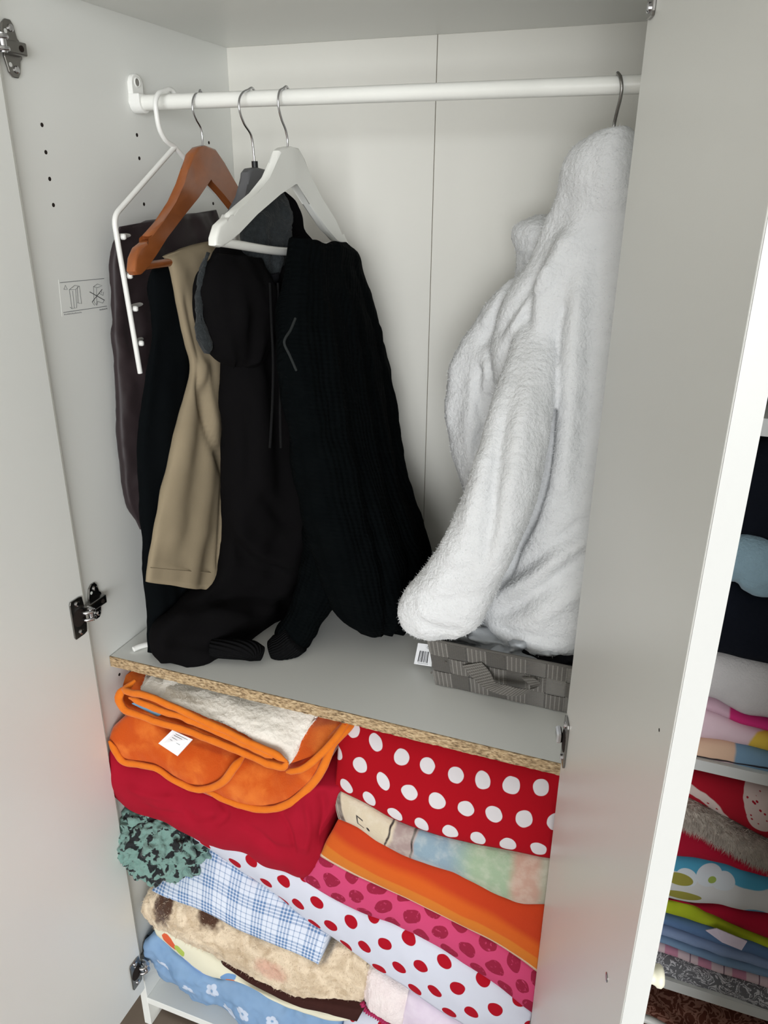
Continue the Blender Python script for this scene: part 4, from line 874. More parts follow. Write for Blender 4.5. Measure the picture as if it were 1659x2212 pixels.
for px_, py_ in ((999, 1394), (1074, 1420), (1200, 1446), (963, 1431), (932, 1453)): disc('rivet', U(px_, py_, 0.1385 if px_ > 940 else .143), (0, -1, 0.1), 0.0016, 0.0008, 'steel', bk, 10)
# price tag
tagq = [U(903, 1389, .185), U(934, 1393, .170), U(932, 1440, .170), U(894, 1434, .185)]
tagq = [np.array(p) for p in tagq]; nrm = np.cross(tagq[1] - tagq[0], tagq[3] - tagq[0]); nrm /= np.linalg.norm(nrm); nrm = nrm if nrm[1] < 0 else -nrm
V, Fc = recalc([p for p in tagq] + [p - nrm * 0.0006 for p in tagq], [(0, 1, 2, 3), (7, 6, 5, 4), (0, 4, 5, 1), (1, 5, 6, 2), (2, 6, 7, 3), (3, 7, 4, 0)])
tg = mob('price_tag', V, Fc, 'paper', bk, None, False, 'white barcode tag')
def tq(a_, b_): return (tagq[0] * (1 - a_) + tagq[1] * a_) * (1 - b_) + (tagq[3] * (1 - a_) + tagq[2] * a_) * b_ + nrm * 0.0002
bars = []
random.seed(3)
k = 0.30
while k < 0.93:
    bars.append([tq(0.26, k), tq(0.86, k)]) if False else bars.append([tq(0.24 + (k - .3) * 0.95, 0.34), tq(0.20 + (k - .3) * 0.95, 0.86)])
    k += random.choice((0.035, 0.05, 0.075))
strokes('barcode', bars, 0.0008, nrm, 'blackink', tg, 0.0002)
strokes('printed_digits', [[tq(0.22 + 0.05 * i, 0.90), tq(0.245 + 0.05 * i, 0.94)] for i in range(12)] + [[tq(0.70, 0.10), tq(0.78, 0.14), tq(0.74, 0.20), tq(0.66, 0.17), tq(0.70, 0.10)]], 0.0005, nrm, 'ink', tg, 0.0002)
# crumpled tissue and a black cloth inside the basket
def lump_mesh(name, c0_, r_, mat, amp, sc, seed, parent=None, sub=5):
    bm = bmesh.new(); bmesh.ops.create_icosphere(bm, subdivisions=sub, radius=1.0)
    V = np.array([v.co[:] for v in bm.verts]); Fc = [[v.index for v in f.verts] for f in bm.faces]; bm.free()
    nz = np.abs(fbm(V + seed, sc, 3)); P = V * (1 + amp * (nz[:, None] - 0.4)) * np.array(r_) + np.array(c0_)
    P[:, 2] = np.maximum(P[:, 2], c0_[2] - r_[2] * 0.8)
    return mob(name, P, Fc, mat, parent)
o = lump_mesh('tissue_paper', (0.640, 0.245, ZS + BH * 0.55), (0.098, 0.088, 0.046), 'tissue', 0.5, 3.2, 4.0, sub=6); tag(o, 'crumpled pale grey tissue paper filling the woven basket', 'tissue paper')
o = lump_mesh('folded_cloth', (0.700, 0.195, ZS + BH * 0.72), (0.05, 0.03, 0.022), 'blackcloth', 0.4, 2.0, 9.0, sub=4); tag(o, 'small black cloth tucked in the basket under the robe hem', 'cloth')

# ------------------------------------------------------------------ lower compartment: left pile and right pile
def lin_thing(name, label, cat='linen', group='folded linen under the chipboard shelf'):
    def f(o): return tag(o, label, cat, group)
    return f
G = 'folded linen under the chipboard shelf'
# seams (pixel, depth)
S_or = [(236, 1600, .0), (264, 1643, .0), (335, 1659, .0), (416, 1703, .0), (504, 1734, .0), (558, 1748, .0), (622, 1737, .005), (673, 1700, .01), (715, 1640, .02)]
S_cr = [(249, 1722, .0), (288, 1752, .0), (369, 1776, .005), (423, 1806, .01), (487, 1830, .01), (537, 1844, .01), (571, 1866, .01), (612, 1880, .01), (650, 1896, .01), (690, 1860, .015)]
# crimson
tag(crease(slab('folded_sheet', S_or[:-1] + [(735, 1700, .02)], S_cr, 'crimson', None, bulge=0.03, nu=170, nv=46, noise=0.005, nscale=11, seed=1.0), [([(602, 1748), (628, 1800), (637, 1850)], 5, -0.004), ([(400, 1740), (420, 1765), (470, 1760)], 7, -0.003), ([(470, 1725), (490, 1760), (460, 1790)], 6, -0.003), ([(690, 1700), (700, 1760), (690, 1830)], 12, -0.008), ([(270, 1700), (330, 1720), (380, 1725)], 9, 0.004), ([(540, 1800), (590, 1830), (650, 1840)], 9, -0.004), ([(660, 1730), (668, 1790), (655, 1850)], 8, 0.005), ([(520, 1780), (560, 1800), (600, 1850)], 7, -0.003), ([(300, 1735), (350, 1755), (400, 1760)], 6, -0.003)]), 'plain crimson red sheet bundled under the orange blanket', 'sheet', G)
# teal ruffle
V0 = []
bm = bmesh.new(); bmesh.ops.create_icosphere(bm, subdivisions=6, radius=1.0); V = np.array([v.co[:] for v in bm.verts]); Fc = [[v.index for v in f.verts] for f in bm.faces]; bm.free()
ctr = (U(258, 1795, .01) + U(430, 1812, .02) + U(318, 1885, .01) + U(380, 1870, .01)) / 4 + np.array([-0.012, .025, .010])
nz = fbm(V, 5, 3); rr = 1 + 0.10 * nz + 0.16 * np.abs(fbm(V + 8, 6, 2)) + 0.03 * fbm(V + 3, 20, 2)
P = V * rr[:, None] * np.array([0.086, 0.07, 0.072]) + ctr; P[:, 0] = np.maximum(P[:, 0], 0.002)
tag(mob('fleece_throw', P, Fc, 'teal', None), 'ruffled teal fleece throw with black animal spots', 'throw', G)
# dotted white sheet running across both piles
Lo_d = [(400, 1818, .05), (433, 1824, .05), (494, 1863, .045), (558, 1907, .04), (598, 1935, .035), (650, 1978, .03), (705, 2018, .025), (757, 2052, .02), (797, 2082, .015), (843, 2113, .01), (890, 2142, .01), (940, 2178, .005), (994, 2210, .0), (1060, 2250, .0), (1120, 2290, .0)]
Up_d = [(400, 1795, .03), (433, 1810, .02), (487, 1830, .012), (537, 1844, .012), (571, 1866, .012), (612, 1880, .012), (658, 1900, .012), (712, 1936, .012), (741, 1952, .012), (785, 1972, .01), (850, 1994, .008), (929, 2035, .005), (1002, 2079, .002), (1070, 2124, .0), (1150, 2190, .0)]
tag(slab('folded_sheet', Up_d, Lo_d, 'whitedots', None, bulge=0.012, nu=150, nv=20, noise=0.0035, nscale=12, seed=2.0, back=0.38), 'white sheet with red polka dots running across both piles', 'sheet', G)
# plaid
Lo_p = [(328, 1924, .0), (351, 1935, .0), (455, 1975, .0), (518, 2010, .0), (598, 2042, .0), (650, 2064, .0), (688, 2084, .0)]
Up_p = [(360, 1872, .045), (410, 1838, .048), (455, 1838, .047), (520, 1882, .042), (580, 1923, .037), (650, 1978, .03), (706, 2022, .025)]
tag(slab('folded_pillowcase', Up_p, Lo_p, 'plaid', None, bulge=0.008, nu=90, nv=24, noise=0.002, nscale=12, seed=3.0, back=0.36), 'blue and white checked pillowcase', 'pillowcase', G)
# beige plush
Lo_b = [(304, 1972, .0), (335, 2002, .0), (367, 2014, .0), (439, 2054, .0), (498, 2086, .0), (558, 2122, .0), (638, 2154, .0), (717, 2169, .0), (786, 2184, .0)]
Up_b = [(318, 1925, .012), (351, 1936, .003), (455, 1976, .003), (518, 2011, .003), (598, 2043, .003), (650, 2066, .003), (690, 2085, .003), (730, 2045, .02), (797, 2086, .012)]
bp = slab('plush_blanket', Up_b, Lo_b, 'beige', None, bulge=0.018, nu=130, nv=30, noise=0.005, nscale=16, fine=0.0018, fscale=160, seed=4.0, back=0.36); tag(bp, 'beige plush blanket with brown markings below the checked pillowcase', 'blanket', G)
fibres(bp, 'beigefibre', 5000, 0.0045, 0.0004, 0.9, 'plush_pile', sel=lambda c_, n_: (c_[:, 1] < 0.05) * 1.0)
# dark brown
tag(slab('fleece_throw', [(478, 2076, -.006), (558, 2118, -.012), (638, 2150, -.014), (717, 2167, -.014), (786, 2182, -.012)], [(484, 2086, -.006), (538, 2122, -.012), (598, 2154, -.014), (677, 2180, -.014), (770, 2206, -.012)], 'brown', None, bulge=0.006, nu=70, nv=10, noise=0.002, seed=5.0, back=0.34), 'thin dark brown fleece throw under the beige blanket', 'throw', G)
# cream print
tag(slab('folded_sheet', [(332, 2000, .006), (367, 2014, .003), (439, 2054, .003), (490, 2084, .005), (538, 2118, .006), (598, 2150, .005), (677, 2175, .005), (765, 2200, .005)], [(339, 2022, .006), (391, 2068, .005), (439, 2103, .003), (478, 2113, .003), (530, 2118, .006), (594, 2156, .006), (638, 2178, .006), (733, 2204, .006)], 'creamprint', None, bulge=0.010, nu=90, nv=14, noise=0.003, seed=6.0, back=0.34), 'cream printed sheet with orange, green and blue motifs', 'sheet', G)
# light blue
tag(slab('duvet_cover', [(318, 2040, .008), (340, 2020, .008), (391, 2068, .006), (439, 2103, .004), (478, 2113, .004), (530, 2118, .006), (594, 2156, .006), (638, 2178, .006), (733, 2204, .006)], [(322, 2078, .014), (347, 2106, .02), (391, 2122, .03), (423, 2146, .03), (463, 2167, .034), (494, 2172, .034), (540, 2230, .02), (640, 2275, .02), (740, 2290, .02)], 'blueprint', None, bulge=0.026, nu=150, nv=36, noise=0.009, nscale=24, seed=7.0, back=0.34, zbase=ZB + 0.001), 'light blue duvet cover with white flowers at the bottom of the pile', 'duvet cover', G)

# orange blanket: three rolled layers with hem, sherpa on top
ob = empty('plush_blanket', (0.22, 0.2, U(500, 1740, 0)[2]), 'orange plush blanket with cream sherpa side folded under the shelf', 'blanket', G)
ZU = ZS - 0.0188
low = slab('lower_fold', [(246, 1570, .015), (272, 1548, .02), (400, 1600, .02), (520, 1640, .02), (610, 1662, .02), (660, 1640, .02), (700, 1600, .03), (748, 1560, .04)], [(236, 1602, .0), (264, 1645, .0), (335, 1660, .0), (416, 1704, .0), (504, 1735, .0), (558, 1749, .0), (622, 1738, .005), (673, 1700, .012), (712, 1640, .025)], 'orange', ob, bulge=0.012, nu=110, nv=24, noise=0.003, nscale=18, seed=8.0)
def hem(name, px, r, mat='orangehem', parent=ob, n=12, res=70):
    P = catmull([pt(p) for p in px], res); V, Fc = tube_geo(P, r * np.minimum(1, 0.35 + np.minimum(np.arange(res), np.arange(res)[::-1]) / 5.0), n); c_ = np.repeat(P, n, 0); V = c_ + (V - c_) * np.array([1.0, 0.62, 0.9]); V, Fc = recalc(V, Fc); V = V + 0.0009 * np.stack([fbm(V, 45, 2)] * 3, 1); return mob(name, V, Fc, mat, parent, auto=70)
hem('hem_binding', [(236, 1600, -.004), (262, 1643, -.006), (300, 1652, -.006), (335, 1659, -.006), (369, 1680, -.006), (416, 1703, -.006), (450, 1703, -.006), (480, 1690, -.006), (512, 1650, .002), (528, 1632, .014)], 0.0068)
hem('hem_binding', [(443, 1706, -.002), (504, 1734, -.004), (558, 1748, -.004), (622, 1737, -.002), (660, 1708, .004), (690, 1672, .01), (705, 1640, .015), (716, 1612, .022), (752, 1572, .045), (775, 1545, .08)], 0.0068)
hem('hem_binding', [(618, 1668, -.002), (650, 1662, .0), (690, 1632, .008), (722, 1598, .02), (748, 1562, .045), (765, 1535, .08)], 0.0058)
top = slab('upper_fold', [(270, 1458, .04), (285, 1456, .05), (330, 1462, .05), (430, 1500, .05), (540, 1535, .05), (640, 1565, .05), (745, 1560, .05)], [(256, 1520, .006), (268, 1536, .008), (300, 1548, .01), (400, 1580, .008), (500, 1615, .006), (600, 1652, .004), (690, 1630, .012)], 'orange', ob, bulge=0.010, nu=90, nv=18, noise=0.0025, seed=9.0)
sherpa = slab('sherpa_face', [(318, 1452, .06), (400, 1470, .06), (500, 1495, .06), (600, 1520, .06), (690, 1542, .06)], [(304, 1492, .004), (380, 1520, .002), (450, 1552, .0), (530, 1590, -.002), (622, 1650, -.004)], 'sherpa', ob, bulge=0.016, nu=90, nv=24, noise=0.004, nscale=26, fine=0.0008, fscale=220, seed=10.0, back=0.36)
fibres(sherpa, 'sherpafibre', 2600, 0.0036, 0.0003, 0.9, 'sherpa_pile', sel=lambda c_, n_: (c_[:, 1] < 0.09) * 1.0)
hem('hem_binding', [(292, 1470, .02), (272, 1490, .005), (282, 1496, .0), (305, 1500, -.004), (380, 1530, -.006), (450, 1562, -.008), (530, 1600, -.010), (600, 1632, -.012), (622, 1645, -.012)], 0.0070)
hem('hem_binding', [(276, 1482, .012), (262, 1494, .006), (256, 1510, .001), (266, 1530, -.004), (300, 1546, -.006), (400, 1578, -.008), (500, 1616, -.010), (590, 1652, -.012), (614, 1656, -.012), (622, 1645, -.012)], 0.0074)
hem('hem_binding', [(278, 1508, .002), (330, 1528, -.002), (420, 1560, -.006), (520, 1604, -.009), (590, 1636, -.011)], 0.0068)
mob('lining_patch', *recalc(*(lambda q: (q + [p + np.array([0, .002, 0]) for p in q], [(0, 1, 2, 3), (7, 6, 5, 4), (0, 4, 5, 1), (1, 5, 6, 2), (2, 6, 7, 3), (3, 7, 4, 0)]))([U(284, 1520, .006), U(290, 1518, .006), U(348, 1544, .004), U(340, 1548, .004)])), 'bluelining', ob, None, False)
tq_ = [U(372, 1577, .0), U(416, 1597, -.006), U(383, 1633, -.016), U(342, 1606, -.014)]
cl = mob('care_label', *recalc([p for p in tq_] + [p + np.array([0, .001, -.001]) for p in tq_], [(0, 1, 2, 3), (7, 6, 5, 4), (0, 4, 5, 1), (1, 5, 6, 2), (2, 6, 7, 3), (3, 7, 4, 0)]), 'paper', ob, None, False, 'white care label')
tn = np.cross(tq_[1] - tq_[0], tq_[3] - tq_[0]); tn /= np.linalg.norm(tn); tn = tn if tn[1] < 0 else -tn
def lq(a_, b_): return (tq_[0] * (1 - a_) + tq_[1] * a_) * (1 - b_) + (tq_[3] * (1 - a_) + tq_[2] * a_) * b_ + tn * 0.0002
strokes('care_print', [[lq(0.25, k), lq(0.25 + w_, k)] for k, w_ in ((0.12, .6), (0.22, .4), (0.36, .3), (0.5, .5))], 0.0006, tn, 'ink', cl, 0.0001)

# right pile
S_rd = [(722, 1704, .02), (785, 1733, .012), (843, 1766, .01), (908, 1791, .01), (966, 1808, .01), (1038, 1826, .01), (1128, 1844, .01), (1182, 1855, .01), (1240, 1862, .01)]
S_pa = [(730, 1770, .015), (774, 1789, .01), (821, 1820, .01), (875, 1849, .01), (915, 1864, .01), (984, 1882, .008), (1038, 1912, .005), (1092, 1940, .002), (1136, 1952, .002), (1174, 1952, .004), (1235, 1950, .01)]
S_tw = [(691, 1849, .012), (749, 1882, .01), (821, 1916, .008), (929, 1965, .005), (1002, 2003, .003), (1074, 2041, .0), (1157, 2099, .0), (1210, 2140, .0)]
S_pk = [(655, 1902, .012), (712, 1936, .012), (741, 1952, .012), (785, 1972, .01), (850, 1994, .008), (929, 2035, .005), (1002, 2079, .002), (1070, 2124, .0), (1146, 2184, .0), (1190, 2220, .0)]
tag(slab('duvet_cover', [(742, 1545, .06), (850, 1578, .06), (960, 1605, .06), (1080, 1635, .06), (1200, 1662, .06), (1250, 1675, .06)], S_rd, 'reddots', None, bulge=0.022, nu=110, nv=30, noise=0.003, nscale=9, seed=11.0), 'red duvet cover with white polka dots at the top of the pile', 'duvet cover', G)
tag(slab('plush_blanket', S_rd[:1] + S_rd[1:], S_pa, 'pastel', None, bulge=0.016, nu=110, nv=22, noise=0.003, nscale=12, seed=12.0), 'pastel plush blanket with cream, blue, green and pink printing', 'blanket', G)
tag(slab('beach_towel', S_pa, S_tw, 'towel', None, bulge=0.012, nu=110, nv=22, noise=0.003, nscale=10, seed=13.0), 'orange towel fading to amber with a pale hem', 'towel', G)
tag(slab('folded_sheet', S_tw, S_pk, 'pinkrose', None, bulge=0.010, nu=110, nv=18, noise=0.003, nscale=12, seed=14.0), 'pink sheet printed with dark pink roses', 'sheet', G)
# bottom right: pieces below the dotted sheet
wpb = slab('plush_blanket', [(786, 2080, .03), (800, 2090, .02), (843, 2118, .015), (886, 2148, .012)], [(780, 2170, .01), (800, 2186, .006), (840, 2212, .004), (866, 2228, .004)], 'whiteplush', None, bulge=0.018, nu=60, nv=20, noise=0.004, nscale=20, fine=0.0012, seed=15.0, back=0.34)
tag(wpb, 'white plush blanket with pink crochet edging at the bottom', 'blanket', G)
V, Fc = tube_geo(catmull([U(782, 2166, -.004), U(790, 2182, -.006), U(812, 2196, -.006), U(842, 2216, -.006), U(866, 2232, -.004)], 90), 0.0035 + 0.0014 * np.sin(np.arange(90) * 1.4), 10); V, Fc = recalc(V, Fc); mob('crochet_edging', V, Fc, 'pinkedge', wpb)
tag(slab('folded_sheet', [(884, 2147, .012), (930, 2172, .008), (980, 2206, .004), (1030, 2236, .004)], [(862, 2220, .006), (900, 2240, .006), (960, 2265, .006), (1010, 2285, .006)], 'lilac', None, bulge=0.012, nu=50, nv=14, noise=0.003, seed=16.0, back=0.34), 'pale lilac sheet peeking out below the dotted sheet', 'sheet', G)
tag(slab('folded_sheet', [(748, 2194, .014), (780, 2184, .012), (812, 2200, .008), (850, 2224, .008)], [(735, 2250, .01), (770, 2262, .01), (810, 2275, .01), (850, 2285, .01)], 'whitedots', None, bulge=0.012, nu=40, nv=14, noise=0.003, seed=17.0, back=0.34), 'corner of a second red-dotted white sheet beside the brown throw', 'sheet', G)

# ------------------------------------------------------------------ linen in the neighbouring wardrobe
G2 = 'folded linen in the neighbouring wardrobe'
XL = XA + T + 0.004
def seam2(pts, y):
    """right cabinet seam: starts inside the cabinet behind the open door, goes on past the frame"""
    P = [U(a_, b_, y) for a_, b_ in pts]; d_ = P[1] - P[0]; s_ = d_[2] / d_[0]
    out = []
    if P[0][0] > XL + 0.004: out.append(np.array([XL, y, P[0][2] + max(-.05, min(.05, s_ * 0.3 * (XL - P[0][0])))]))
    out += [p for p in P if p[0] > XL]
    d_ = P[-1] - P[-2]; e_ = P[-1] + d_ / d_[0] * 0.06; e_[2] = P[-1][2] + max(-.012, min(.012, d_[2] / d_[0] * .06)); out.append(e_); f_ = e_ + np.array([0.10, 0.01, 0]); out.append(f_)
    return [tuple(_proj(p)) + (float(p[1]),) for p in out]
def _proj(p):
    c_ = RM @ (np.asarray(p) - CP); return (CX + F_PX * c_[0] / -c_[2], CY - F_PX * c_[1] / -c_[2])
def slab2(name, up, lo, mat, label, cat, yu=.05, yl=.05, **k):
    k.setdefault('bulge', 0.012); k.setdefault('nu', 70); k.setdefault('nv', 14); k.setdefault('noise', 0.003); k.setdefault('back', 0.40); k.setdefault('ends', 0.2)
    return tag(slab(name, seam2(up, yu), seam2(lo, yl), mat, None, **k), label, cat, G2)
MT['navy'] = fabric('navy_knit', (14, 18, 28), 0.2, 40, 600, 0.4)
MT['lightblue'] = plain('light_blue_plush', (150, 178, 192), 1.0, 0.25, 0.12, 50, 0.5, 320, 0.003, 0.1)
MT['greywhite'] = plain('white_towelling', (206, 202, 202), 1.0, 0.15, 0.06, 40, 0.5, 420, 0.002, 0.1)
MT['magenta'] = linen('magenta_pink_print', lambda b: b.mix(b.step(b.sep(b.warp(b.uv(), 20, 0.01))[0], 0.122, 0.126), (206, 170, 186), (206, 52, 120)))
MT['palepink'] = linen('pale_pink_print', lambda b: b.mix(b.blob(0.19, 0.012, 0.04, 0.03, 0.1, 0.01), (224, 196, 206), (226, 190, 78)))
def f_pas2(b):
    x = b.sep(b.warp(b.uv(), 25, 0.012)); c_ = b.mix(b.step(x[1], 0.016, 0.018), (222, 188, 196), (222, 186, 160)); c_ = b.mix(b.step(x[0], 0.138, 0.142), c_, (122, 154, 180))
    return b.mix(b.M('MAXIMUM', b.band(x[1], 0.0165, 0.0195, 0.0008), b.blob(0.058, 0.014, 0.010, 0.010, 0.2)), c_, (52, 46, 50))
MT['pastel2'] = linen('pastel_outline_print', f_pas2)
def f_straw(b):
    sp_ = b.vor(b.uv(), 120, 'F1', 0, 1.0)
    m_ = b.M('MAXIMUM', b.blob(0.182, 0.066, 0.021, 0.044, 0.04, 0.006), b.blob(0.062, 0.098, 0.040, 0.018, 0.04, 0.006))
    lf = b.M('MULTIPLY', b.M('SUBTRACT', b.blob(0.085, 0.000, 0.062, 0.044, 0.05, 0.012), b.blob(0.080, -0.006, 0.046, 0.034, 0.05, 0.012)), b.step(b.sep(b.uv())[0], 0.045, 0.05))
    m_ = b.M('MULTIPLY', b.M('MAXIMUM', m_, lf), b.step(sp_, 0.16, 0.24)); return b.mix(m_, (160, 24, 40), (206, 186, 180))
MT['strawberry'] = linen('red_strawberry_print', f_straw)
MT['fur'] = plain('taupe_fur', (206, 194, 182), 1.0, 0.2, 0.2, 70, 0.7, 200, 0.004, 0.1)
MT['furfibre'] = plain('taupe_fur_fibre', (214, 202, 190), 1.0, 0.1, 0.2, 70, 0)
MT['crimson2'] = linen('wine_red_cotton', lambda b: b.mix(b.noise(b.ob(), 18, 3.0), (150, 18, 42), (180, 26, 54)))
def f_flow(b):
    o_ = 0.062
    x = b.sep(b.warp(b.uv(), 14, 0.02)); c_ = b.mix(b.step(b.M('ADD', x[1], b.M('MULTIPLY', b.M('SINE', b.M('MULTIPLY', x[0], 40.0)), 0.006)), 0.060, 0.062), (206, 206, 206), (78, 156, 188))
    for cu, cv, r_ in ((0.052, 0.060, 0.014), (0.080, 0.066, 0.016), (0.098, 0.058, 0.014)): c_ = b.mix(b.blob(cu + o_, cv, r_, r_, 0.06), c_, (206, 212, 218))
    for cu, cv, ru, rv in ((0.052, 0.062, 0.007, 0.018), (0.078, 0.056, 0.017, 0.010), (0.040, 0.038, 0.015, 0.012), (0.084, 0.024, 0.024, 0.011), (0.044, 0.018, 0.016, 0.008)): c_ = b.mix(b.blob(cu + 0.028, cv, ru, rv, 0.06), c_, (150, 144, 66))
    c_ = b.mix(b.blob(0.088, 0.042, 0.0045, 0.0045, 0.1), c_, (222, 220, 208)); c_ = b.mix(b.blob(0.084 + o_, 0.060, 0.005, 0.005, 0.1), c_, (150, 170, 84))
    return b.mix(b.blob(0.140 + o_, 0.004, 0.014, 0.012, 0.06), c_, (90, 158, 190))
MT['flowers'] = linen('blue_white_flowers', f_flow)
MT['lime'] = linen('lime_green_cotton', lambda b: b.mix(b.noise(b.ob(), 30, 2.0), (150, 166, 30), (186, 198, 50)))
MT['denim1'] = linen('mid_blue_cotton', lambda b: b.mix(b.blob(0.03, 0.010, 0.060, 0.012, 0.05), (92, 120, 160), (176, 42, 70)))
MT['denim2'] = linen('soft_blue_cotton', lambda b: b.mix(b.noise(b.ob(), 25, 2.0), (118, 138, 176), (142, 160, 192)))
MT['denim3'] = linen('grey_blue_cotton', lambda b: b.mix(b.noise(b.ob(), 25, 2.0), (110, 138, 170), (132, 158, 186)))
def f_pcheck(b):
    x = b.sep(b.uv()); t_ = b.M('FRACT', b.M('DIVIDE', x[0], 0.045)); c_ = b.mix(b.band(t_, 0.35, 0.75, 0.02), (206, 184, 190), (190, 132, 154)); return b.mix(b.band(t_, 0.10, 0.13, 0.01), c_, (110, 84, 100))
MT['pinkcheck'] = linen('pink_check', f_pcheck)
def f_pais(b):
    w_ = b.noise(b.warp(b.uv(), 30, 0.05), 60, 2.0, dist=2.5); k_ = b.M('ABSOLUTE', b.M('SUBTRACT', b.M('FRACT', b.M('MULTIPLY', w_, 4.0)), 0.5)); return b.mix(b.step(k_, 0.14, 0.2), (198, 198, 202), (108, 108, 112))
MT['paisley'] = linen('grey_paisley', f_pais)
def f_brown(b):
    w_ = b.noise(b.warp(b.uv(), 30, 0.04), 50, 2.0, dist=2.0); k_ = b.M('ABSOLUTE', b.M('SUBTRACT', b.M('FRACT', b.M('MULTIPLY', w_, 3.0)), 0.5)); return b.mix(b.step(k_, 0.16, 0.22), (150, 108, 94), (92, 52, 40))
MT['brownprint'] = linen('brown_ornament', f_brown)

a_sh1 = [(1612, 942), (1659, 943)]
B_nav = [(1583, 1158), (1600, 1156), (1630, 1160), (1659, 1172)]
B_lb = [(1553, 1266), (1585, 1260), (1600, 1275), (1625, 1288), (1659, 1290)]
B_nv2 = [(1526, 1404), (1560, 1410), (1600, 1420), (1659, 1433)]
B_gw = [(1508, 1502), (1545, 1508), (1575, 1525), (1605, 1540), (1659, 1550)]
B_mg = [(1504, 1524), (1550, 1540), (1600, 1560), (1659, 1577)]
B_pp = [(1494, 1591), (1540, 1595), (1600, 1605), (1659, 1620)]
B_s2 = [(1483, 1634), (1560, 1651), (1659, 1672)]
slab2('folded_jumper', [(1622, 960), (1640, 955), (1659, 950)], B_nav, 'navy', 'dark navy jumper above the light blue plush roll', 'jumper', bulge=0.02, yu=.06)
slab2('plush_throw', B_nav, B_lb, 'lightblue', 'light blue plush throw between two dark jumpers', 'throw', bulge=0.022, noise=0.007, nscale=24, nu=90, nv=24)
slab2('folded_jumper', B_lb, B_nv2, 'navy', 'dark navy jumper below the light blue plush throw', 'jumper', bulge=0.018)
slab2('bath_towel', B_nv2, B_gw, 'greywhite', 'thick white towel under the navy jumper', 'towel', bulge=0.018, noise=0.004)
slab2('folded_sheet', B_gw, B_mg, 'magenta', 'magenta and pale pink sheet under the white towel', 'sheet')
slab2('folded_sheet', B_mg, B_pp, 'palepink', 'pale pink sheet with a yellow patch', 'sheet')
slab2('folded_sheet', B_pp, B_s2, 'pastel2', 'peach, pink and blue printed sheet lying on the upper linen shelf', 'sheet')
slab2('folded_jumper', [(1648, 735), (1659, 736), (1670, 737)], [(1634, 838), (1650, 838), (1670, 840)], 'navy', 'navy jumper on the high shelf at the right edge', 'jumper', yu=.08, yl=.09)
C_st = [(1464, 1712), (1480, 1719), (1540, 1748), (1600, 1782), (1659, 1812)]
C_fu = [(1456, 1768), (1500, 1790), (1540, 1810), (1590, 1835), (1659, 1862)]
C_cr = [(1444, 1846), (1500, 1852), (1560, 1863), (1659, 1888)]
C_fl = [(1426, 1936), (1490, 1951), (1560, 1955), (1610, 1966), (1659, 1972)]
C_dr = [(1420, 1940), (1490, 1953), (1530, 1972), (1580, 1995), (1659, 2026)]
C_li = [(1418, 1967), (1480, 1985), (1560, 2008), (1659, 2042)]
C_b1 = [(1414, 1990), (1480, 2012), (1560, 2040), (1659, 2068)]
C_b2 = [(1410, 2012), (1480, 2036), (1560, 2064), (1659, 2090)]
C_b3 = [(1407, 2028), (1480, 2054), (1560, 2083), (1659, 2108)]
C_pc = [(1404, 2048), (1480, 2074), (1560, 2102), (1659, 2133)]
C_pa = [(1398, 2090), (1440, 2109), (1500, 2130), (1560, 2151), (1659, 2184)]
slab2('duvet_cover', [(1478, 1658), (1560, 1677), (1659, 1700)], C_st, 'strawberry', 'red duvet cover with pale strawberry print under the shelf', 'duvet cover', bulge=0.02)
fu = slab2('fur_throw', C_st, C_fu, 'fur', 'shaggy taupe fur throw between the red covers', 'throw', bulge=0.022, noise=0.004, fine=0.002, fscale=150)
fibres(fu, 'furfibre', 9000, 0.010, 0.00045, 0.7, 'fur_pile', sel=lambda c_, n_: (c_[:, 1] < 0.06) * 1.0, comb=(0.2, -0.3, -0.9))
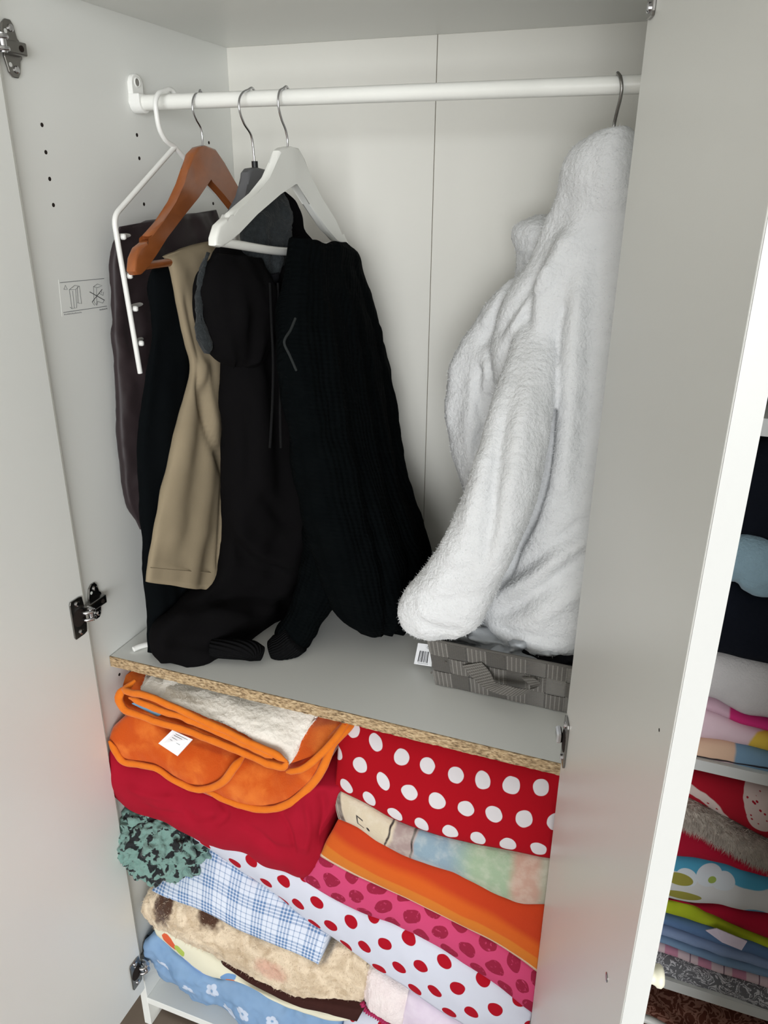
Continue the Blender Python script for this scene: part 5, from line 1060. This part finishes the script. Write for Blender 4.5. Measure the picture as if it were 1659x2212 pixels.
slab2('folded_sheet', C_fu, C_cr, 'crimson2', 'wine red sheet under the taupe fur throw', 'sheet', bulge=0.016)
slab2('duvet_cover', C_cr, C_fl, 'flowers', 'blue and white duvet cover with olive flowers', 'duvet cover', bulge=0.016)
slab2('folded_sheet', C_fl, C_dr, 'crimson2', 'dark red sheet below the flowered duvet cover', 'sheet', bulge=0.01)
slab2('folded_sheet', C_dr, C_li, 'lime', 'lime green folded cotton sheet', 'sheet', bulge=0.008)
d1 = slab2('folded_sheet', C_li, C_b1, 'denim1', 'mid blue sheet with a raspberry patch below the lime sheet', 'sheet', bulge=0.009)
tg_ = [U(1524, 2010, .036), U(1548, 2006, .034), U(1614, 2034, .030), U(1602, 2053, .026), U(1560, 2036, .028)]
mob('fabric_tag', *recalc(tg_ + [p + np.array([0, .0012, 0]) for p in tg_], [(0, 1, 2, 3, 4), (9, 8, 7, 6, 5)] + [(i, i + 5, (i + 1) % 5 + 5, (i + 1) % 5) for i in range(5)]), 'lilac', d1, None, False, 'pale sewn-in tag')
slab2('folded_sheet', C_b1, C_b2, 'denim2', 'soft blue sheet in the middle of three blue sheets', 'sheet', bulge=0.009)
slab2('folded_sheet', C_b2, C_b3, 'denim3', 'grey-blue sheet lying on the pink checked one', 'sheet', bulge=0.008)
slab2('folded_sheet', C_b3, C_pc, 'pinkcheck', 'pink checked sheet on the grey paisley one', 'sheet', bulge=0.008)
slab2('duvet_cover', C_pc, C_pa, 'paisley', 'grey duvet cover with white paisley scrolls on the lowest linen shelf', 'duvet cover', bulge=0.014)
slab2('table_cloth', [(1392, 2166), (1440, 2168), (1500, 2178), (1560, 2190), (1659, 2215)], [(1370, 2250), (1440, 2262), (1500, 2275), (1659, 2310)], 'brownprint', 'brown ornamental cloth below the lowest linen shelf', 'cloth', bulge=0.02, yu=.07, yl=.06)
tag(tube('curtain_rod', [U(1376, 2196, .03), U(1400, 2202, .03), U(1440, 2222, .03), U(1500, 2250, .03)], 0.006, 'plastic', None, 12, 20), 'white plastic rod in front of the brown cloth', 'rod')
